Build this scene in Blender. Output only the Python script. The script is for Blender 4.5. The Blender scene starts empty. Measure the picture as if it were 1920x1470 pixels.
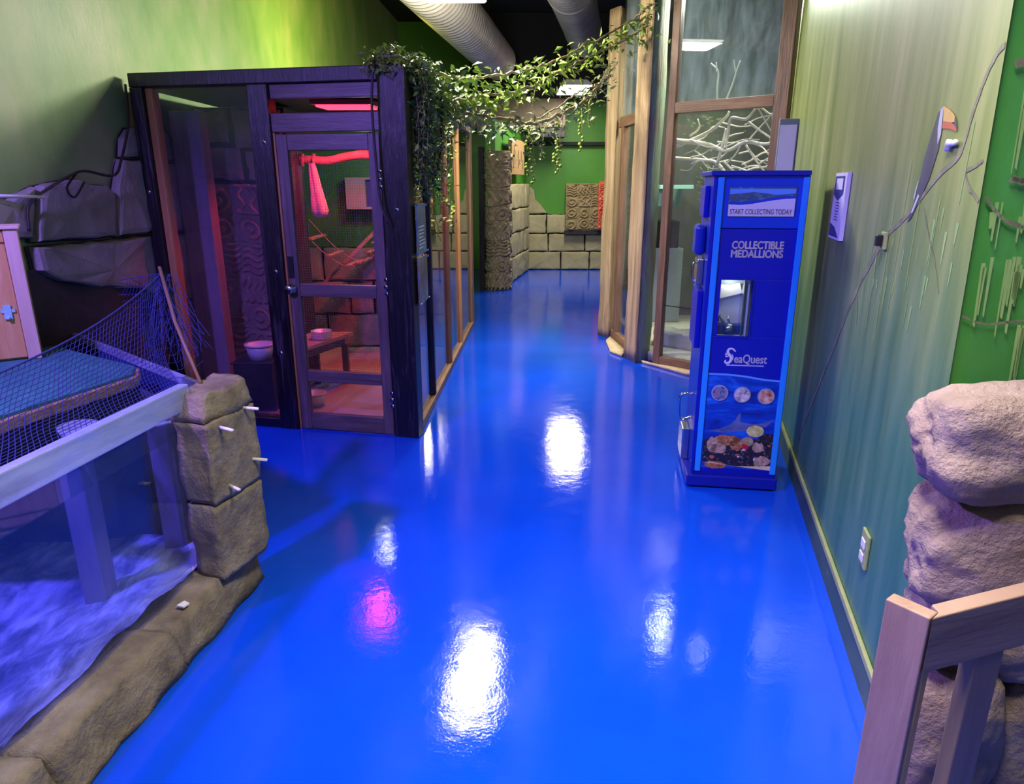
import bpy, bmesh, math, random
from mathutils import Vector, Matrix, noise
R = random.Random(7)
PI = math.pi
C = bpy.context.scene.collection
scene = bpy.context.scene

# ------------------------------------------------------------------ camera, world, exposure, lights
cam_d = bpy.data.cameras.new('camera'); cam = bpy.data.objects.new('camera', cam_d); C.objects.link(cam)
cam_d.sensor_fit = 'HORIZONTAL'; cam_d.sensor_width = 36; cam_d.lens = 1290 / 1920 * 36
cam_d.clip_start = 0.02
cam.location = (0, 0, 1.65); cam.rotation_euler = (math.radians(90) - math.atan(390 / 1290), 0, 0)
scene.camera = cam
vs = scene.view_settings
vs.view_transform = 'Standard'; vs.look = 'None'; vs.exposure = 0.0; vs.gamma = 1.0; vs.use_curve_mapping = False
world = bpy.data.worlds.new('world'); scene.world = world; world.use_nodes = True
bg = world.node_tree.nodes['Background']; bg.inputs[0].default_value = (0.90, 0.95, 1.0, 1); bg.inputs[1].default_value = 0.11

def light(name, kind, loc, energy, color, target=None, size=.3, size_y=None, spot=60, blend=.5):
    d = bpy.data.lights.new(name, kind); d.energy = energy; d.color = color
    if kind == 'AREA':
        d.shape = 'RECTANGLE'; d.size = size; d.size_y = size_y or size
    elif kind == 'SPOT':
        d.spot_size = math.radians(spot); d.spot_blend = blend; d.shadow_soft_size = size
    else:
        d.shadow_soft_size = size
    o = bpy.data.objects.new(name, d); C.objects.link(o); o.location = loc
    if target:
        o.rotation_euler = (Vector(target) - Vector(loc)).to_track_quat('-Z', 'Y').to_euler()
    return o
WARM = (1.0, .93, .80)
HALL = [(-.46, 5.87), (1.0, 12.1), (.30, 1.25)]
for i, (x, y) in enumerate(HALL):
    o = light('hall_lamp', 'AREA', (x, y, 3.08), (115, 80, 54)[i], WARM, None, .46, 1.15)
    if i == 2: o.data.spread = math.radians(105)
    else: light('hall_lamp_spill', 'POINT', (x, y + .3 - .3 * i, 3.04), (250, 18)[i], WARM, None, .2)
light('tank_flood', 'SPOT', (-2.25, 1.15, 3.05), 700, (.29, .16, 1.0), (-.75, 2.75, .2), .10, spot=112, blend=.6)
light('heat_lamp_light', 'SPOT', (-1.22, 5.50, 2.12), 75, (1.0, .05, .10), (-1.30, 5.75, 0), .05, spot=135, blend=.4)
light('enclosure_lamp_light', 'POINT', (-1.24, 6.2, 1.85), 7, (.95, 1, .9), None, .06)
light('yellow_uplight_light', 'SPOT', (-1.05, 7.6, 2.64), 170, (1.0, .92, .12), (-2.35, 8.2, 3.5), .08, spot=150, blend=1.0)
light('aviary_lamp_light', 'AREA', (1.95, 6.75, 3.25), 85, (1.0, .97, .86), (1.85, 6.4, 1.2), .5, .3)

# ------------------------------------------------------------------ materials
def new_mat(name):
    m = bpy.data.materials.new(name); m.use_nodes = True
    nt = m.node_tree; nt.nodes.clear()
    out = nt.nodes.new('ShaderNodeOutputMaterial')
    return m, nt, out
def ramp(nt, fac, stops):
    r = nt.nodes.new('ShaderNodeValToRGB')
    els = r.color_ramp.elements
    while len(els) < len(stops): els.new(.5)
    for e, (p, c) in zip(els, stops):
        e.position = p; e.color = (*c, 1) if len(c) == 3 else c
    nt.links.new(fac, r.inputs[0]); return r.outputs[0]
def coords(nt, scale=(1, 1, 1), rot=(0, 0, 0)):
    t = nt.nodes.new('ShaderNodeTexCoord'); mp = nt.nodes.new('ShaderNodeMapping')
    mp.inputs['Scale'].default_value = scale; mp.inputs['Rotation'].default_value = rot
    nt.links.new(t.outputs['Object'], mp.inputs[0]); return mp.outputs[0]
def noise_tex(nt, vec, scale, detail=5, rough=.6, dist=0):
    n = nt.nodes.new('ShaderNodeTexNoise'); n.inputs['Scale'].default_value = scale
    n.inputs['Detail'].default_value = detail; n.inputs['Roughness'].default_value = rough
    n.inputs['Distortion'].default_value = dist
    nt.links.new(vec, n.inputs['Vector']); return n.outputs[0]
def pm(name, stops, scale=4, stretch=(1, 1, 1), rough=.6, bump=.0, bscale=30, bstretch=None, metal=0, spec=.5, dist=0,
       detail=6, rot=(0, 0, 0), coat=0, emit=None):
    """procedural principled material: colour = noise through a ramp, bump = finer noise"""
    m, nt, out = new_mat(name)
    b = nt.nodes.new('ShaderNodeBsdfPrincipled'); nt.links.new(b.outputs[0], out.inputs[0])
    b.inputs['Roughness'].default_value = rough; b.inputs['Metallic'].default_value = metal
    b.inputs['Specular IOR Level'].default_value = spec; b.inputs['Coat Weight'].default_value = coat
    b.inputs['Coat Roughness'].default_value = .08
    if isinstance(stops[0], (int, float)): stops = [(0.3, [c * .88 for c in stops]), (.7, [min(1, c * 1.1) for c in stops])]
    v = coords(nt, stretch, rot)
    n = noise_tex(nt, v, scale, detail, .6, dist)
    nt.links.new(ramp(nt, n, stops), b.inputs['Base Color'])
    if bump:
        v2 = coords(nt, bstretch or stretch, rot)
        n2 = noise_tex(nt, v2, bscale, 6, .65)
        bp = nt.nodes.new('ShaderNodeBump'); bp.inputs['Strength'].default_value = min(1, bump); bp.inputs['Distance'].default_value = .02
        nt.links.new(n2, bp.inputs['Height']); nt.links.new(bp.outputs[0], b.inputs['Normal'])
    if emit:
        b.inputs['Emission Color'].default_value = (*emit[0], 1); b.inputs['Emission Strength'].default_value = emit[1]
    return m
def glass(name, tint=(.93, .97, .95), refl=.05, rough=.01, dirt=0, dirt_col=(.75, .85, .8), dscale=3, dstretch=(1, 1, 1)):
    m, nt, out = new_mat(name)
    tr = nt.nodes.new('ShaderNodeBsdfTransparent'); tr.inputs[0].default_value = (*tint, 1)
    gl = nt.nodes.new('ShaderNodeBsdfGlossy'); gl.inputs['Roughness'].default_value = rough
    lw = nt.nodes.new('ShaderNodeLayerWeight'); lw.inputs[0].default_value = .5
    pw = nt.nodes.new('ShaderNodeMath'); pw.operation = 'POWER'; pw.inputs[1].default_value = 4.5
    nt.links.new(lw.outputs['Facing'], pw.inputs[0])
    ma = nt.nodes.new('ShaderNodeMath'); ma.operation = 'MULTIPLY_ADD'; ma.inputs[1].default_value = 1 - refl; ma.inputs[2].default_value = refl
    nt.links.new(pw.outputs[0], ma.inputs[0])
    mx = nt.nodes.new('ShaderNodeMixShader')
    nt.links.new(ma.outputs[0], mx.inputs[0]); nt.links.new(tr.outputs[0], mx.inputs[1]); nt.links.new(gl.outputs[0], mx.inputs[2])
    res = mx.outputs[0]
    if dirt:
        df = nt.nodes.new('ShaderNodeBsdfDiffuse'); df.inputs[0].default_value = (*dirt_col, 1)
        n = noise_tex(nt, coords(nt, dstretch), dscale, 8, .7)
        f = ramp(nt, n, [(.38, (dirt * .25,) * 3), (.75, (dirt,) * 3)])
        m2 = nt.nodes.new('ShaderNodeMixShader'); nt.links.new(f, m2.inputs[0])
        nt.links.new(res, m2.inputs[1]); nt.links.new(df.outputs[0], m2.inputs[2]); res = m2.outputs[0]
    nt.links.new(res, out.inputs[0]); return m
def emission(name, col, s):
    m, nt, out = new_mat(name)
    e = nt.nodes.new('ShaderNodeEmission'); e.inputs[0].default_value = (*col, 1); e.inputs[1].default_value = s
    nt.links.new(e.outputs[0], out.inputs[0]); return m

def floor_mat():
    m, nt, out = new_mat('blue_epoxy')
    b = nt.nodes.new('ShaderNodeBsdfPrincipled'); nt.links.new(b.outputs[0], out.inputs[0])
    v = coords(nt)
    n = noise_tex(nt, v, 1.3, 5)
    base = ramp(nt, n, [(.3, (.002, .058, .60)), (.7, (.004, .075, .72))])
    sc = ramp(nt, noise_tex(nt, v, 3.2, 10, .74), [(.665, (0, 0, 0)), (.72, (.35, .35, .35))])
    mx = nt.nodes.new('ShaderNodeMix'); mx.data_type = 'RGBA'; nt.links.new(sc, mx.inputs[0]); nt.links.new(base, mx.inputs[6]); mx.inputs[7].default_value = (.22, .38, .80, 1)
    nt.links.new(mx.outputs[2], b.inputs['Base Color'])
    r = noise_tex(nt, v, 5, 6, .7)
    nt.links.new(ramp(nt, r, [(.35, (.045,) * 3), (.7, (.11,) * 3)]), b.inputs['Roughness'])
    b.inputs['Specular IOR Level'].default_value = .5
    h1 = noise_tex(nt, v, 14, 3, .5); h2 = noise_tex(nt, v, 95, 3, .6)
    ad = nt.nodes.new('ShaderNodeMath'); ad.operation = 'MULTIPLY_ADD'; ad.inputs[1].default_value = .36
    nt.links.new(h2, ad.inputs[0]); nt.links.new(h1, ad.inputs[2])
    bp = nt.nodes.new('ShaderNodeBump'); bp.inputs['Strength'].default_value = .05; bp.inputs['Distance'].default_value = .02
    nt.links.new(ad.outputs[0], bp.inputs['Height']); nt.links.new(bp.outputs[0], b.inputs['Normal'])
    return m

M = {}
M['floor'] = floor_mat()
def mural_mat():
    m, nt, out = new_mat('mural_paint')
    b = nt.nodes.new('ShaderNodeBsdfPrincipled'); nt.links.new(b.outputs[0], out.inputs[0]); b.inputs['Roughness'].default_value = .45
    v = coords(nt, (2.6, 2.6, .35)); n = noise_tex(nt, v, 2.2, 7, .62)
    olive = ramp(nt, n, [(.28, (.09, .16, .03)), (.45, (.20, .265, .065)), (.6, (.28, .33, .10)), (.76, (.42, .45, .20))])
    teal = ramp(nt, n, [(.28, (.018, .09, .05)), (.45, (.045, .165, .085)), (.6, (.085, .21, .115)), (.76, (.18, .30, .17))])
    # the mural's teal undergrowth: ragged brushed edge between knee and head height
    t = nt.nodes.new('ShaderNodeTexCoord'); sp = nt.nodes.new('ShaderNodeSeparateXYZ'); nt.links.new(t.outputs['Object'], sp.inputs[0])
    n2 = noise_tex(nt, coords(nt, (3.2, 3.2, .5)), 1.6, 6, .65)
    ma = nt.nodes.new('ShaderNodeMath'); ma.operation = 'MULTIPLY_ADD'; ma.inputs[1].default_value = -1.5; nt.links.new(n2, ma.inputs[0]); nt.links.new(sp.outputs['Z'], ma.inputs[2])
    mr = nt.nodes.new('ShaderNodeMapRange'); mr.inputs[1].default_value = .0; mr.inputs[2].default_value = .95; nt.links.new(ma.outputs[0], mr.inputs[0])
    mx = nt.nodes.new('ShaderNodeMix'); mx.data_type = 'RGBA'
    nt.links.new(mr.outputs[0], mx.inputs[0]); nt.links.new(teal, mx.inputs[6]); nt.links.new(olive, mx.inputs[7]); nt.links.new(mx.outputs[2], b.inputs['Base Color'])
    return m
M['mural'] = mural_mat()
M['green_bright'] = pm('bright_green_paint', [(.3, (.05, .24, .045)), (.6, (.075, .33, .07)), (.8, (.14, .42, .13))], 3, (1.6, 1.6, .7), .5, .06, 30)
M['green_wall'] = pm('green_wall_paint', [(.25, (.11, .26, .07)), (.5, (.20, .33, .11)), (.75, (.33, .39, .19))], 2.2, (1, 1, .6), .5, .12, 22)
M['green_back'] = pm('back_green_paint', [(.3, (.04, .19, .012)), (.7, (.065, .26, .02))], 1.6, (1, 1, .6), .5, .05, 20)
M['black'] = pm('black_ceiling', (.012, .012, .011), rough=.85)
M['stone'] = pm('grey_stone', [(.2, (.16, .145, .125)), (.5, (.27, .25, .215)), (.78, (.36, .335, .29))], 3.5, rough=.8, bump=.5, bscale=14)
M['stone_warm'] = pm('warm_stone', [(.25, (.11, .085, .042)), (.5, (.24, .19, .105)), (.75, (.38, .31, .19))], 7, rough=.8, bump=.9, bscale=34, detail=9)
M['stone_olive'] = pm('olive_stone', [(.2, (.25, .225, .11)), (.6, (.37, .34, .19)), (.8, (.45, .41, .25))], 3, rough=.85, bump=.4, bscale=14)
M['carved'] = pm('carved_stone', [(.25, (.21, .17, .13)), (.7, (.36, .29, .22))], 7, rough=.8, bump=.35, bscale=40)
M['carved_dark'] = pm('totem_stone', [(.25, (.12, .095, .06)), (.5, (.26, .21, .13)), (.75, (.46, .39, .27))], 14, rough=.75, bump=.5, bscale=45)
M['carved_olive'] = pm('plaque_stone', [(.25, (.15, .11, .045)), (.7, (.30, .235, .11))], 9, rough=.75, bump=.4, bscale=45)
M['rock'] = pm('pink_grey_rock', [(.2, (.18, .115, .095)), (.5, (.34, .25, .205)), (.8, (.50, .385, .32))], 6, rough=.85, bump=1.0, bscale=38, detail=9)
M['joint'] = pm('dark_joint', (.02, .02, .022), rough=.9)
M['charred'] = pm('charred_timber', [(.3, (.003, .0025, .004)), (.55, (.008, .006, .011)), (.70, (.05, .04, .055))], 9, (3, 3, .28), .32, .5, 18, (3, 3, .3), spec=.6, dist=1.2)
M['door_wood'] = pm('dark_stained_wood', [(.3, (.065, .045, .055)), (.6, (.12, .085, .095)), (.75, (.17, .13, .135))], 8, (4, 4, .4), .4, .2, 22, (4, 4, .4))
M['door_wood_h'] = pm('dark_stained_wood_rail', [(.3, (.06, .042, .05)), (.6, (.115, .082, .09)), (.75, (.17, .13, .135))], 8, (.5, .5, 5), .4, .2, 22, (.5, .5, 5))
M['brown_wood'] = pm('brown_wood', [(.3, (.12, .062, .03)), (.6, (.22, .12, .062)), (.8, (.30, .18, .10))], 7, (4, 4, .35), .5, .25, 22, (4, 4, .35), dist=.6)
M['brown_wood_h'] = pm('brown_wood_rail', [(.3, (.15, .08, .04)), (.6, (.26, .145, .075)), (.8, (.34, .21, .12))], 7, (.5, .5, 5), .5, .25, 22, (.5, .5, 5))
M['log'] = pm('hewn_log', [(.25, (.16, .095, .04)), (.40, (.38, .25, .12)), (.58, (.55, .40, .21)), (.78, (.66, .51, .30))], 5, (3.5, 3.5, .22), .6, .9, 16, (3.5, 3.5, .3), dist=.8)
M['log_moss'] = pm('mossy_log_face', [(.25, (.10, .09, .07)), (.5, (.24, .26, .17)), (.62, (.22, .36, .22)), (.8, (.52, .47, .34))], 3, (3, 3, .45), .65, .6, 14, (3.5, 3.5, .3), dist=.8)
M['rail_wood'] = pm('pine_rail_wood', [(.25, (.22, .13, .085)), (.5, (.33, .21, .145)), (.78, (.42, .29, .205))], 4, (3, 3, .35), .5, .15, 20, (3, 3, .3), dist=1)
M['rail_wood_h'] = pm('pine_rail_wood_flat', [(.25, (.22, .13, .085)), (.5, (.33, .21, .145)), (.78, (.42, .29, .205))], 4, (.4, .4, 4), .5, .15, 20, (.4, .4, 4), dist=1)
M['hut_wood'] = pm('cedar_planks', [(.25, (.42, .22, .06)), (.55, (.62, .36, .12)), (.78, (.72, .50, .22))], 4, (5, 5, .35), .55, .15, 20, (5, 5, .3), dist=.7)
M['hut_trim'] = pm('pale_cedar_trim', [(.3, (.58, .42, .28)), (.75, (.72, .56, .42))], 4, (4, 4, .35), .55, .15, 20, (4, 4, .3))
M['mauve_post'] = pm('mauve_timber', [(.3, (.21, .165, .20)), (.7, (.30, .245, .28))], 5, (3, 3, .4), .6, .2, 18, (3, 3, .3))
M['inner_wood'] = pm('orange_pine', [(.3, (.28, .13, .045)), (.7, (.42, .21, .08))], 5, (4, 4, .35), .5, .2, 20, (4, 4, .3))
M['tan_floor'] = pm('tan_concrete', [(.3, (.45, .36, .27)), (.7, (.58, .48, .38))], 3, rough=.7, bump=.1)
M['red_wood'] = pm('table_wood', [(.3, (.36, .22, .18)), (.7, (.48, .32, .26))], 5, (1, 5, 1), .5, .1)
M['steel'] = pm('steel', (.62, .62, .64), rough=.22, metal=1)
M['bowl_metal'] = pm('brushed_bowl_metal', (.66, .62, .66), rough=.42, metal=.45)
M['chrome'] = pm('chrome', (.8, .8, .82), rough=.1, metal=1)
M['galv'] = pm('galvanised_duct', [(.3, (.46, .43, .34)), (.7, (.62, .58, .48))], 4, rough=.4, metal=.15)
M['galv_dark'] = pm('grey_duct', [(.3, (.15, .145, .14)), (.7, (.24, .235, .22))], 4, rough=.6, metal=.1)
M['white_metal'] = pm('white_enamel', (.78, .78, .76), rough=.4)
M['white_plastic'] = pm('white_plastic', (.72, .70, .74), rough=.35)
M['black_plastic'] = pm('black_plastic', (.012, .012, .016), rough=.4)
M['liner'] = pm('shaded_liner', [(.35, (.022, .018, .02)), (.7, (.05, .042, .045))], 3, rough=.6, bump=.4, bscale=8)  # black includes the shade of the hollow below the blocks
M['tank_liner'] = pm('blue_tank_liner', [(.3, (.003, .012, .10)), (.7, (.006, .024, .17))], 1.5, rough=.7)
M['gravel'] = pm('white_gravel_foam', [(.28, (.05, .06, .12)), (.42, (.22, .23, .30)), (.54, (.58, .58, .62)), (.68, (.92, .92, .92))], 5, (1.6, .7, 1), .8, .8, 24, dist=.5, detail=9)
M['mat_teal'] = pm('teal_mat', [(.3, (.02, .17, .17)), (.7, (.05, .27, .25))], 9, rough=.9, bump=.6, bscale=90)
M['platform_edge'] = pm('platform_edge_wood', [(.3, (.22, .12, .06)), (.55, (.42, .26, .14)), (.75, (.55, .38, .24))], 10, (3, 3, 5), .7, .5, 20)
M['net'] = pm('navy_net_twine', (.02, .024, .17), rough=.6)
M['bamboo'] = pm('brown_stick', (.23, .13, .08), rough=.5)
M['peg'] = pm('pale_peg', (.80, .76, .62), rough=.5)
M['leaf'] = pm('ivy_leaf', [(.3, (.10, .20, .03)), (.55, (.24, .36, .07)), (.75, (.46, .52, .20))], 9, rough=.5, spec=.4)
M['leaf_lime'] = pm('lime_leaf', [(.3, (.13, .22, .015)), (.6, (.30, .42, .05)), (.8, (.52, .58, .16))], 9, rough=.5, spec=.4)
M['leaf_pale'] = pm('pale_leaf', [(.3, (.12, .17, .05)), (.6, (.26, .31, .13)), (.8, (.48, .48, .28))], 9, rough=.5, spec=.4)
M['leaf_deep'] = pm('deep_leaf', [(.3, (.03, .075, .018)), (.6, (.075, .15, .03)), (.8, (.18, .27, .07))], 9, rough=.5, spec=.4)
M['stem'] = pm('vine_stem', [(.3, (.16, .115, .06)), (.7, (.34, .27, .16))], 14, rough=.7, bump=.4)
M['cable'] = pm('dark_vine_cable', (.02, .016, .014), rough=.6)
M['branch_white'] = pm('bleached_branch', [(.3, (.62, .57, .46)), (.7, (.82, .78, .68))], 8, rough=.7, bump=.3)
M['twig_green'] = pm('green_twig', (.17, .22, .11), rough=.7)
M['sand'] = pm('pale_sand', [(.3, (.42, .42, .31)), (.7, (.62, .60, .47))], 7, rough=.9, bump=.6, bscale=16)
M['mortar'] = pm('tan_mortar', [(.3, (.52, .40, .22)), (.7, (.68, .55, .34))], 6, rough=.8, bump=.4)
M['aviary_back'] = pm('aviary_back_paint', [(.3, (.06, .065, .058)), (.55, (.10, .115, .09)), (.8, (.13, .17, .11))], 2.5, (1, 1, .4), .6)
M['turq'] = pm('turquoise_shelf', (.30, .62, .54), rough=.5)
M['slate_panel'] = pm('slate_panel', (.20, .25, .29), rough=.4)
M['glass'] = glass('clear_glass', (.90, .94, .92), .055, .008)
M['glass_cage'] = glass('enclosure_glass', (.84, .84, .92), .05, .008, .05, (.3, .3, .4))
M['glass_side'] = glass('side_glass', (.72, .78, .76), .09, .012)
M['glass_dirty'] = glass('water_spotted_glass', (.86, .92, .90), .06, .01, .34, (.42, .52, .54), 6, (2.2, 2.2, .5))
M['glass_aviary'] = glass('aviary_glass', (.92, .96, .92), .055, .008, .07, (.5, .52, .45), 3)
M['glass_tank'] = glass('tank_acrylic', (.74, .78, 1.0), .06, .01, .05, (.4, .45, .9), 2.5)
M['rim'] = glass('frosted_acrylic_rim', (.72, .78, .98), .08, .12, .62, (.55, .62, .86), 2, (1, .4, 3))
M['water'] = glass('water_surface', (.70, .82, 1.0), .06, .03)
M['lamp_on'] = emission('lamp_tube_glow', (1, .96, .86), 9)
M['lamp_red'] = emission('red_heat_glow', (1, .02, .05), 7)
M['lamp_red_soft'] = pm('red_lit_reflector', (.72, .16, .17), rough=.5)
M['sack'] = pm('pink_cloth', [(.3, (.62, .36, .36)), (.7, (.75, .48, .46))], 12, rough=.9, bump=.5, bscale=60)
M['bark'] = pm('climbing_branch', [(.3, (.30, .17, .11)), (.7, (.46, .27, .18))], 9, (1, 3, 3), .7, .5)
M['box_mauve'] = pm('mauve_nest_box', (.36, .24, .26), rough=.6)
M['box_blue'] = pm('blue_opening', (.03, .03, .26), rough=.6)
# machine
M['mc_navy'] = pm('machine_navy', (.004, .008, .40), rough=.28, spec=.5, scale=1)
M['mc_head'] = pm('machine_blue', (.003, .055, .60), rough=.28, spec=.5, scale=1)
M['mc_trim'] = pm('machine_sky_trim', (.02, .30, .95), rough=.3, scale=1)
M['mc_side'] = pm('machine_side_blue', (.004, .03, .38), rough=.3, scale=1)
M['mc_base'] = pm('machine_base_navy', (.004, .01, .32), rough=.35, scale=1)
M['print_white'] = pm('printed_white', (.78, .76, .85), rough=.4, scale=1)
M['print_cream'] = pm('printed_cream', (.80, .78, .70), rough=.4, scale=1)
M['print_black'] = pm('printed_black', (.012, .012, .03), rough=.4, scale=1)
M['print_lilac'] = pm('lilac_board', (.62, .63, .88), rough=.5)
M['reef'] = pm('reef_print', [(.25, (.01, .03, .10)), (.42, (.02, .13, .30)), (.52, (.10, .09, .08)), (.6, (.03, .22, .42)), (.7, (.35, .20, .12)), (.8, (.45, .6, .4))], 26, (1, 1, 1.6), .35, detail=4)
M['poster_sea'] = pm('sea_print', [(.3, (.002, .012, .22)), (.5, (.003, .05, .50)), (.68, (.01, .16, .78)), (.85, (.15, .40, .9))], 5, (1, 1, 3.4), .35, detail=4, dist=.6)
M['sky_line'] = pm('pale_blue_print', (.12, .36, .86), rough=.35)
M['shark'] = pm('shark_print', [(.3, (.05, .07, .26)), (.7, (.16, .20, .42))], 9, (1, 1, 3), .4)
M['treasure_dark'] = pm('treasure_dark_print', [(.35, (.005, .005, .015)), (.58, (.03, .02, .03)), (.72, (.40, .34, .30))], 60, rough=.4)
M['treasure_brown'] = pm('treasure_brown_print', [(.3, (.12, .035, .012)), (.55, (.45, .17, .06)), (.75, (.75, .48, .26))], 50, rough=.4)
M['treasure_tan'] = pm('treasure_tan_print', [(.3, (.22, .12, .08)), (.55, (.50, .33, .24)), (.75, (.70, .58, .50))], 45, rough=.4)
M['gold'] = pm('gold_coin_print', [(.3, (.30, .30, .06)), (.5, (.62, .60, .20)), (.75, (.80, .78, .45))], 40, rough=.4)
M['bronze'] = pm('bronze_coin_print', [(.3, (.20, .14, .07)), (.7, (.50, .40, .24))], 50, rough=.4)
M['red_print'] = pm('red_print', (.55, .01, .02), rough=.4)
M['sand_print'] = pm('sand_print', (.70, .56, .34), rough=.4)
M['med_a'] = pm('dark_medallion', [(.35, (.03, .05, .16)), (.5, (.22, .25, .42)), (.62, (.40, .08, .08)), (.72, (.7, .7, .8))], 34, rough=.3)
M['med_b'] = pm('pale_medallion', [(.35, (.10, .09, .16)), (.5, (.55, .48, .52)), (.7, (.8, .72, .74))], 38, rough=.3)
M['med_c'] = pm('copper_medallion', [(.35, (.34, .07, .04)), (.5, (.62, .30, .22)), (.72, (.82, .62, .58))], 30, rough=.3)
M['med_rim'] = pm('medallion_rim', (.62, .60, .70), rough=.25, metal=.5)
M['sign_blue'] = pm('blue_sign_print', [(.35, (.02, .07, .16)), (.55, (.06, .17, .28)), (.75, (.28, .40, .46))], 12, (1, 1, 1), .3)
M['sign_photo'] = pm('photo_sign_print', [(.3, (.02, .02, .02)), (.5, (.18, .12, .07)), (.62, (.10, .25, .38)), (.8, (.6, .55, .45))], 8, rough=.3)
M['navy_print'] = pm('navy_sign_print', (.03, .03, .24), rough=.4)
M['toucan_black'] = pm('toucan_black_paint', [(.3, (.035, .035, .055)), (.7, (.075, .075, .11))], 8, (2, 2, .5), .5)
M['toucan_white'] = pm('toucan_white_paint', (.52, .55, .55), rough=.5)
M['toucan_yellow'] = pm('toucan_yellow_paint', [(.3, (.60, .38, .08)), (.7, (.72, .50, .16))], 10, rough=.5)
M['toucan_red'] = pm('toucan_red_paint', (.52, .11, .05), rough=.5)
M['paint_branch'] = pm('painted_branch', [(.3, (.09, .10, .06)), (.6, (.22, .22, .14)), (.8, (.34, .31, .22))], 20, rough=.5)
M['paint_drip'] = pm('painted_moss', [(.3, (.18, .36, .10)), (.7, (.33, .48, .17))], 20, (1, 1, .3), .5)
M['trim_green'] = pm('olive_baseboard', [(.3, (.22, .27, .10)), (.6, (.32, .36, .15)), (.8, (.42, .44, .24))], 5, (1, 1, 1), .5, .2)
M['base_dark'] = pm('dark_green_skirting', [(.3, (.03, .07, .045)), (.6, (.05, .10, .06)), (.8, (.30, .28, .22))], 6, rough=.5)
M['plaque_wood'] = pm('carved_plank', [(.3, (.26, .15, .06)), (.7, (.40, .26, .12))], 6, (3, 3, .5), .6, .3)
M['red_relief'] = pm('red_relief', [(.3, (.45, .06, .025)), (.7, (.68, .13, .06))], 8, rough=.6, bump=.4)
M['soffit'] = pm('brown_soffit', [(.3, (.10, .075, .05)), (.7, (.17, .13, .09))], 6, rough=.7)

# ------------------------------------------------------------------ mesh helpers
class MB:
    """collects vertices and faces; build() links them as ONE mesh object"""
    def __init__(s): s.v = []; s.f = []; s.mi = []; s.mat = 0; s.sm = []; s.smooth = False
    def add(s, vs, fs, smooth=None):
        o = len(s.v); s.v += [tuple(p) for p in vs]
        for f in fs:
            s.f.append([i + o for i in f]); s.mi.append(s.mat); s.sm.append(s.smooth if smooth is None else smooth)
    def prism(s, poly, z0, z1, top=None):
        n = len(poly); t = top or poly
        a = sum(poly[i][0] * poly[(i + 1) % n][1] - poly[(i + 1) % n][0] * poly[i][1] for i in range(n))
        if a < 0: poly = poly[::-1]; t = t[::-1]
        vs = [(p[0], p[1], z0) for p in poly] + [(p[0], p[1], z1) for p in t]
        fs = [list(range(n - 1, -1, -1)), list(range(n, 2 * n))] + [[i, (i + 1) % n, n + (i + 1) % n, n + i] for i in range(n)]
        s.add(vs, fs, False)
    def box(s, x0, x1, y0, y1, z0, z1): s.prism([(x0, y0), (x1, y0), (x1, y1), (x0, y1)], z0, z1)
    def beam(s, a, b, w, h, up=(0, 0, 1)):
        """rectangular bar from a to b, w wide sideways, h along up"""
        a = Vector(a); b = Vector(b); d = (b - a).normalized(); sd = d.cross(Vector(up)).normalized(); u = sd.cross(d)
        q = [(-w / 2, -h / 2), (w / 2, -h / 2), (w / 2, h / 2), (-w / 2, h / 2)]
        vs = [a + sd * i + u * j for i, j in q] + [b + sd * i + u * j for i, j in q]
        s.add(vs, [[3, 2, 1, 0], [4, 5, 6, 7]] + [[i, (i + 1) % 4, 4 + (i + 1) % 4, 4 + i] for i in range(4)], False)
        # orientation fixed by recalc in build
    def tube(s, pts, r, n=8, cap=True):
        pts = [Vector(p) for p in pts]; k = len(pts)
        rr = r if isinstance(r, (list, tuple)) else [r] * k
        vs = []; prev = None
        for i, p in enumerate(pts):
            d = (pts[min(i + 1, k - 1)] - pts[max(i - 1, 0)])
            d = d.normalized() if d.length > 1e-9 else Vector((0, 0, 1))
            if prev is None:
                prev = d.orthogonal().normalized()
            prev = (prev - d * prev.dot(d))
            prev = prev.normalized() if prev.length > 1e-6 else d.orthogonal().normalized()
            c = d.cross(prev)
            vs += [p + (prev * math.cos(2 * PI * j / n) + c * math.sin(2 * PI * j / n)) * rr[i] for j in range(n)]
        fs = [[i * n + j, i * n + (j + 1) % n, (i + 1) * n + (j + 1) % n, (i + 1) * n + j] for i in range(k - 1) for j in range(n)]
        if cap: fs += [list(range(n - 1, -1, -1)), list(range((k - 1) * n, k * n))]
        s.add(vs, fs, True)
    def lathe(s, c, prof, n=24):
        vs = []
        for r, z in prof: vs += [(c[0] + r * math.cos(2 * PI * j / n), c[1] + r * math.sin(2 * PI * j / n), c[2] + z) for j in range(n)]
        k = len(prof)
        fs = [[i * n + j, i * n + (j + 1) % n, (i + 1) * n + (j + 1) % n, (i + 1) * n + j] for i in range(k - 1) for j in range(n)]
        s.add(vs, fs, True)
    def build(s, name, mats, parent=None, bevel=0, smooth=None):
        me = bpy.data.meshes.new(name)
        me.from_pydata(s.v, [], s.f)
        for m in (mats if isinstance(mats, list) else [mats]): me.materials.append(m)
        for p, mi, sm in zip(me.polygons, s.mi, s.sm): p.material_index = mi; p.use_smooth = sm if smooth is None else smooth
        bm = bmesh.new(); bm.from_mesh(me); bmesh.ops.recalc_face_normals(bm, faces=bm.faces); bm.to_mesh(me); bm.free()
        o = bpy.data.objects.new(name, me); C.objects.link(o)
        if parent:
            o.parent = parent
            top = parent
            while top.parent: top = top.parent
            if top.get('world_parts'):
                me.transform(Matrix.Translation(-Vector(top.location)))
        if bevel:
            b = o.modifiers.new('edge', 'BEVEL'); b.width = bevel; b.segments = 2; b.limit_method = 'ANGLE'; b.angle_limit = math.radians(40)
        return o
def tag(o, label, cat, group=None):
    o['label'] = label; o['category'] = cat
    if group: o['group'] = group
    return o
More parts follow.
